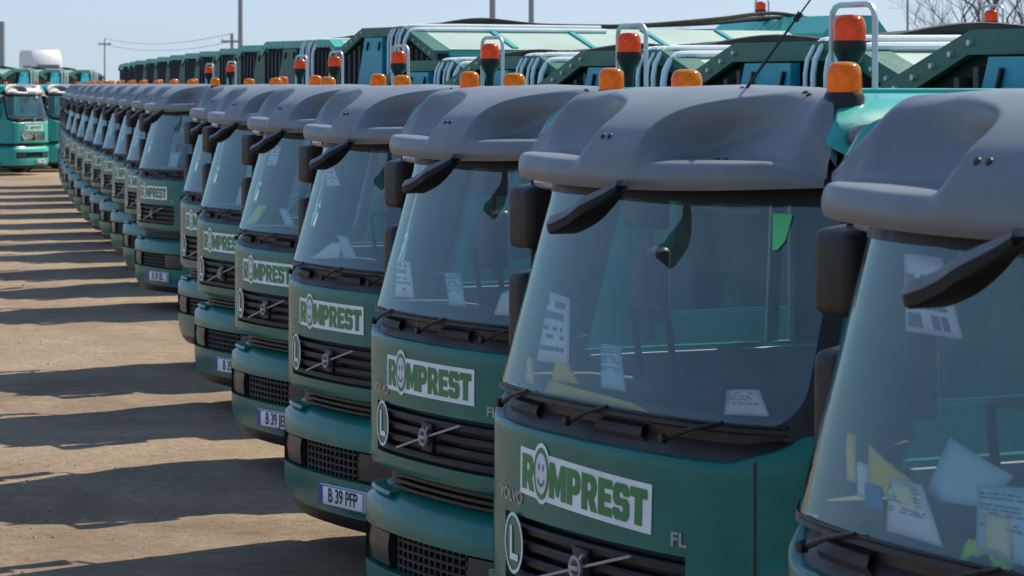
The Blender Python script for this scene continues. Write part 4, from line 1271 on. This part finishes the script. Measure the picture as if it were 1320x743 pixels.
def pole(px, d, top, r, label, arm=0.0):
    p = at_px(px, 108, d); t = thing('utility_pole', label, 'pole', (p.x, p.y, 0), 0, 'utility poles on the skyline')
    part('shaft', t, 'wood_pole_hazed', lambda: MB().tube([(0, 0, -0.05), (0, 0, top * 0.5), (0, 0, top)], [r * 1.3, r * 1.1, r * 0.9], 8), f'shaft{px}')
    if arm:
        part('crossarm', t, 'wood_pole_hazed', lambda: MB().box(-arm, arm, -0.05, 0.05, top - 0.5, top - 0.38), f'arm{px}')
        for s in (-1, 0, 1):
            q = part('insulator', t, 'pipe_white', lambda: MB().lathe([(0, 0), (0.05, 0.0), (0.06, 0.08), (0.03, 0.16), (0, 0.16)], 8), 'insul'); q.location = (s * arm * 0.85, 0, top - 0.38)
    return Vector((p.x, p.y, top))
pA = pole(310, 150, 10.5, 0.11, 'tall grey pole rising left of the tall orange beacon')
pB = pole(299, 170, 5.55, 0.10, 'short pole carrying wires, just left of the tall grey pole', 0.6)
pC = pole(635, 120, 8.2, 0.12, 'left pole of the pair above the body roofs', 0.8)
pD = pole(685, 126, 8.6, 0.11, 'right pole of the pair above the body roofs')
pE = pole(1170, 160, 9.5, 0.06, 'thin mast on the right of the big orange beacon')
pF = pole(2, 115, 5.1, 0.14, 'pole at the far left edge of the view')
pG = pole(135, 240, 6.3, 0.06, 'faint lattice mast far off on the left', 0.5)
def wire(label, a, b, sag):
    mb = MB(); pts = [a.lerp(b, t) - Vector((0, 0, sag * 4 * t * (1 - t))) for t in lrange(0, 1, 10)]
    mb.tube(pts, 0.016, 4); me = mb.mesh('overhead_wire', 0); me.materials.append(M['slot_dark'])
    o = bpy.data.objects.new('overhead_wire', me); COL.objects.link(o); tag(o, label, 'wire', 'overhead wires')
for dz, nm in ((0, 'upper'), (-0.45, 'lower')):
    wire(f'{nm} wire sagging from the short pole towards the far mast', pB + Vector((0, 0, dz)), pG + Vector((0, 0, dz)), 0.5)

def tree(px, d, height, seed, label, spread=0.55, lean=0.0, depth=5):
    p = at_px(px, 108, d); r = random.Random(seed)
    t = thing('bare_tree', label, 'tree', (p.x, p.y, 0), r.random() * 6, 'bare trees on the skyline')
    trunk, crown = MB(), MB()
    def grow(a, dirn, ln, rad, lev):
        mb = trunk if lev == 0 else crown
        pts = [a]; dcur = dirn.copy(); n = 4 if lev < 2 else 3
        for k in range(n):
            dcur = (dcur + Vector((r.uniform(-1, 1), r.uniform(-1, 1), r.uniform(-0.3, 0.7))) * (0.10 + 0.05 * lev)).normalized()
            pts.append(pts[-1] + dcur * ln / n)
        mb.tube(pts, [rad * (1 - 0.5 * k / n) for k in range(n + 1)], 6 if lev < 2 else 3, False)
        if lev >= depth: return
        for k in range(r.choice((3, 4, 4)) if lev < 3 else r.choice((2, 3, 3))):
            i = r.randint(max(1, n // 2), n); q = pts[i]
            ax = Vector((r.uniform(-1, 1), r.uniform(-1, 1), r.uniform(-0.2, 0.6))).normalized()
            nd = (dcur * (1 - spread) + ax * spread + Vector((0, 0, 0.15))).normalized()
            grow(q, nd, ln * r.uniform(0.55, 0.8), rad * (0.5 - 0.05 * (n - i)) , lev + 1)
    grow(Vector((0, 0, -0.05)), Vector((lean, 0, 1)).normalized(), height * 0.36, height * 0.017, 0)
    a = part('trunk', t, 'bark', lambda: trunk, f'trunk{seed}', smooth=60)
    b = part('crown', t, 'bark', lambda: crown, f'crown{seed}', smooth=60)
tree(1262, 130, 11.5, 11, 'thick bare tree at the right of the skyline')
tree(1284, 138, 12.0, 12, 'bare tree close behind the thick bare tree')
tree(1316, 125, 11.0, 13, 'bare tree cut by the right edge of the view')
tree(1225, 150, 8.5, 14, 'smaller bare tree left of the thick bare tree')
tree(928, 210, 8.4, 15, 'small bare tree above the tail of the tall body')
tree(880, 220, 8.6, 16, 'bare tree top seen over the black hoses')
tree(802, 230, 8.2, 17, 'faint bare tree top left of the black hoses')
tree(712, 230, 7.6, 18, 'small bare tree top right of the pair of poles')
tree(360, 230, 6.0, 19, 'low bare tree top right of the tall grey pole')
tree(1205, 170, 7.6, 20, 'low bare tree top beside the thin mast')
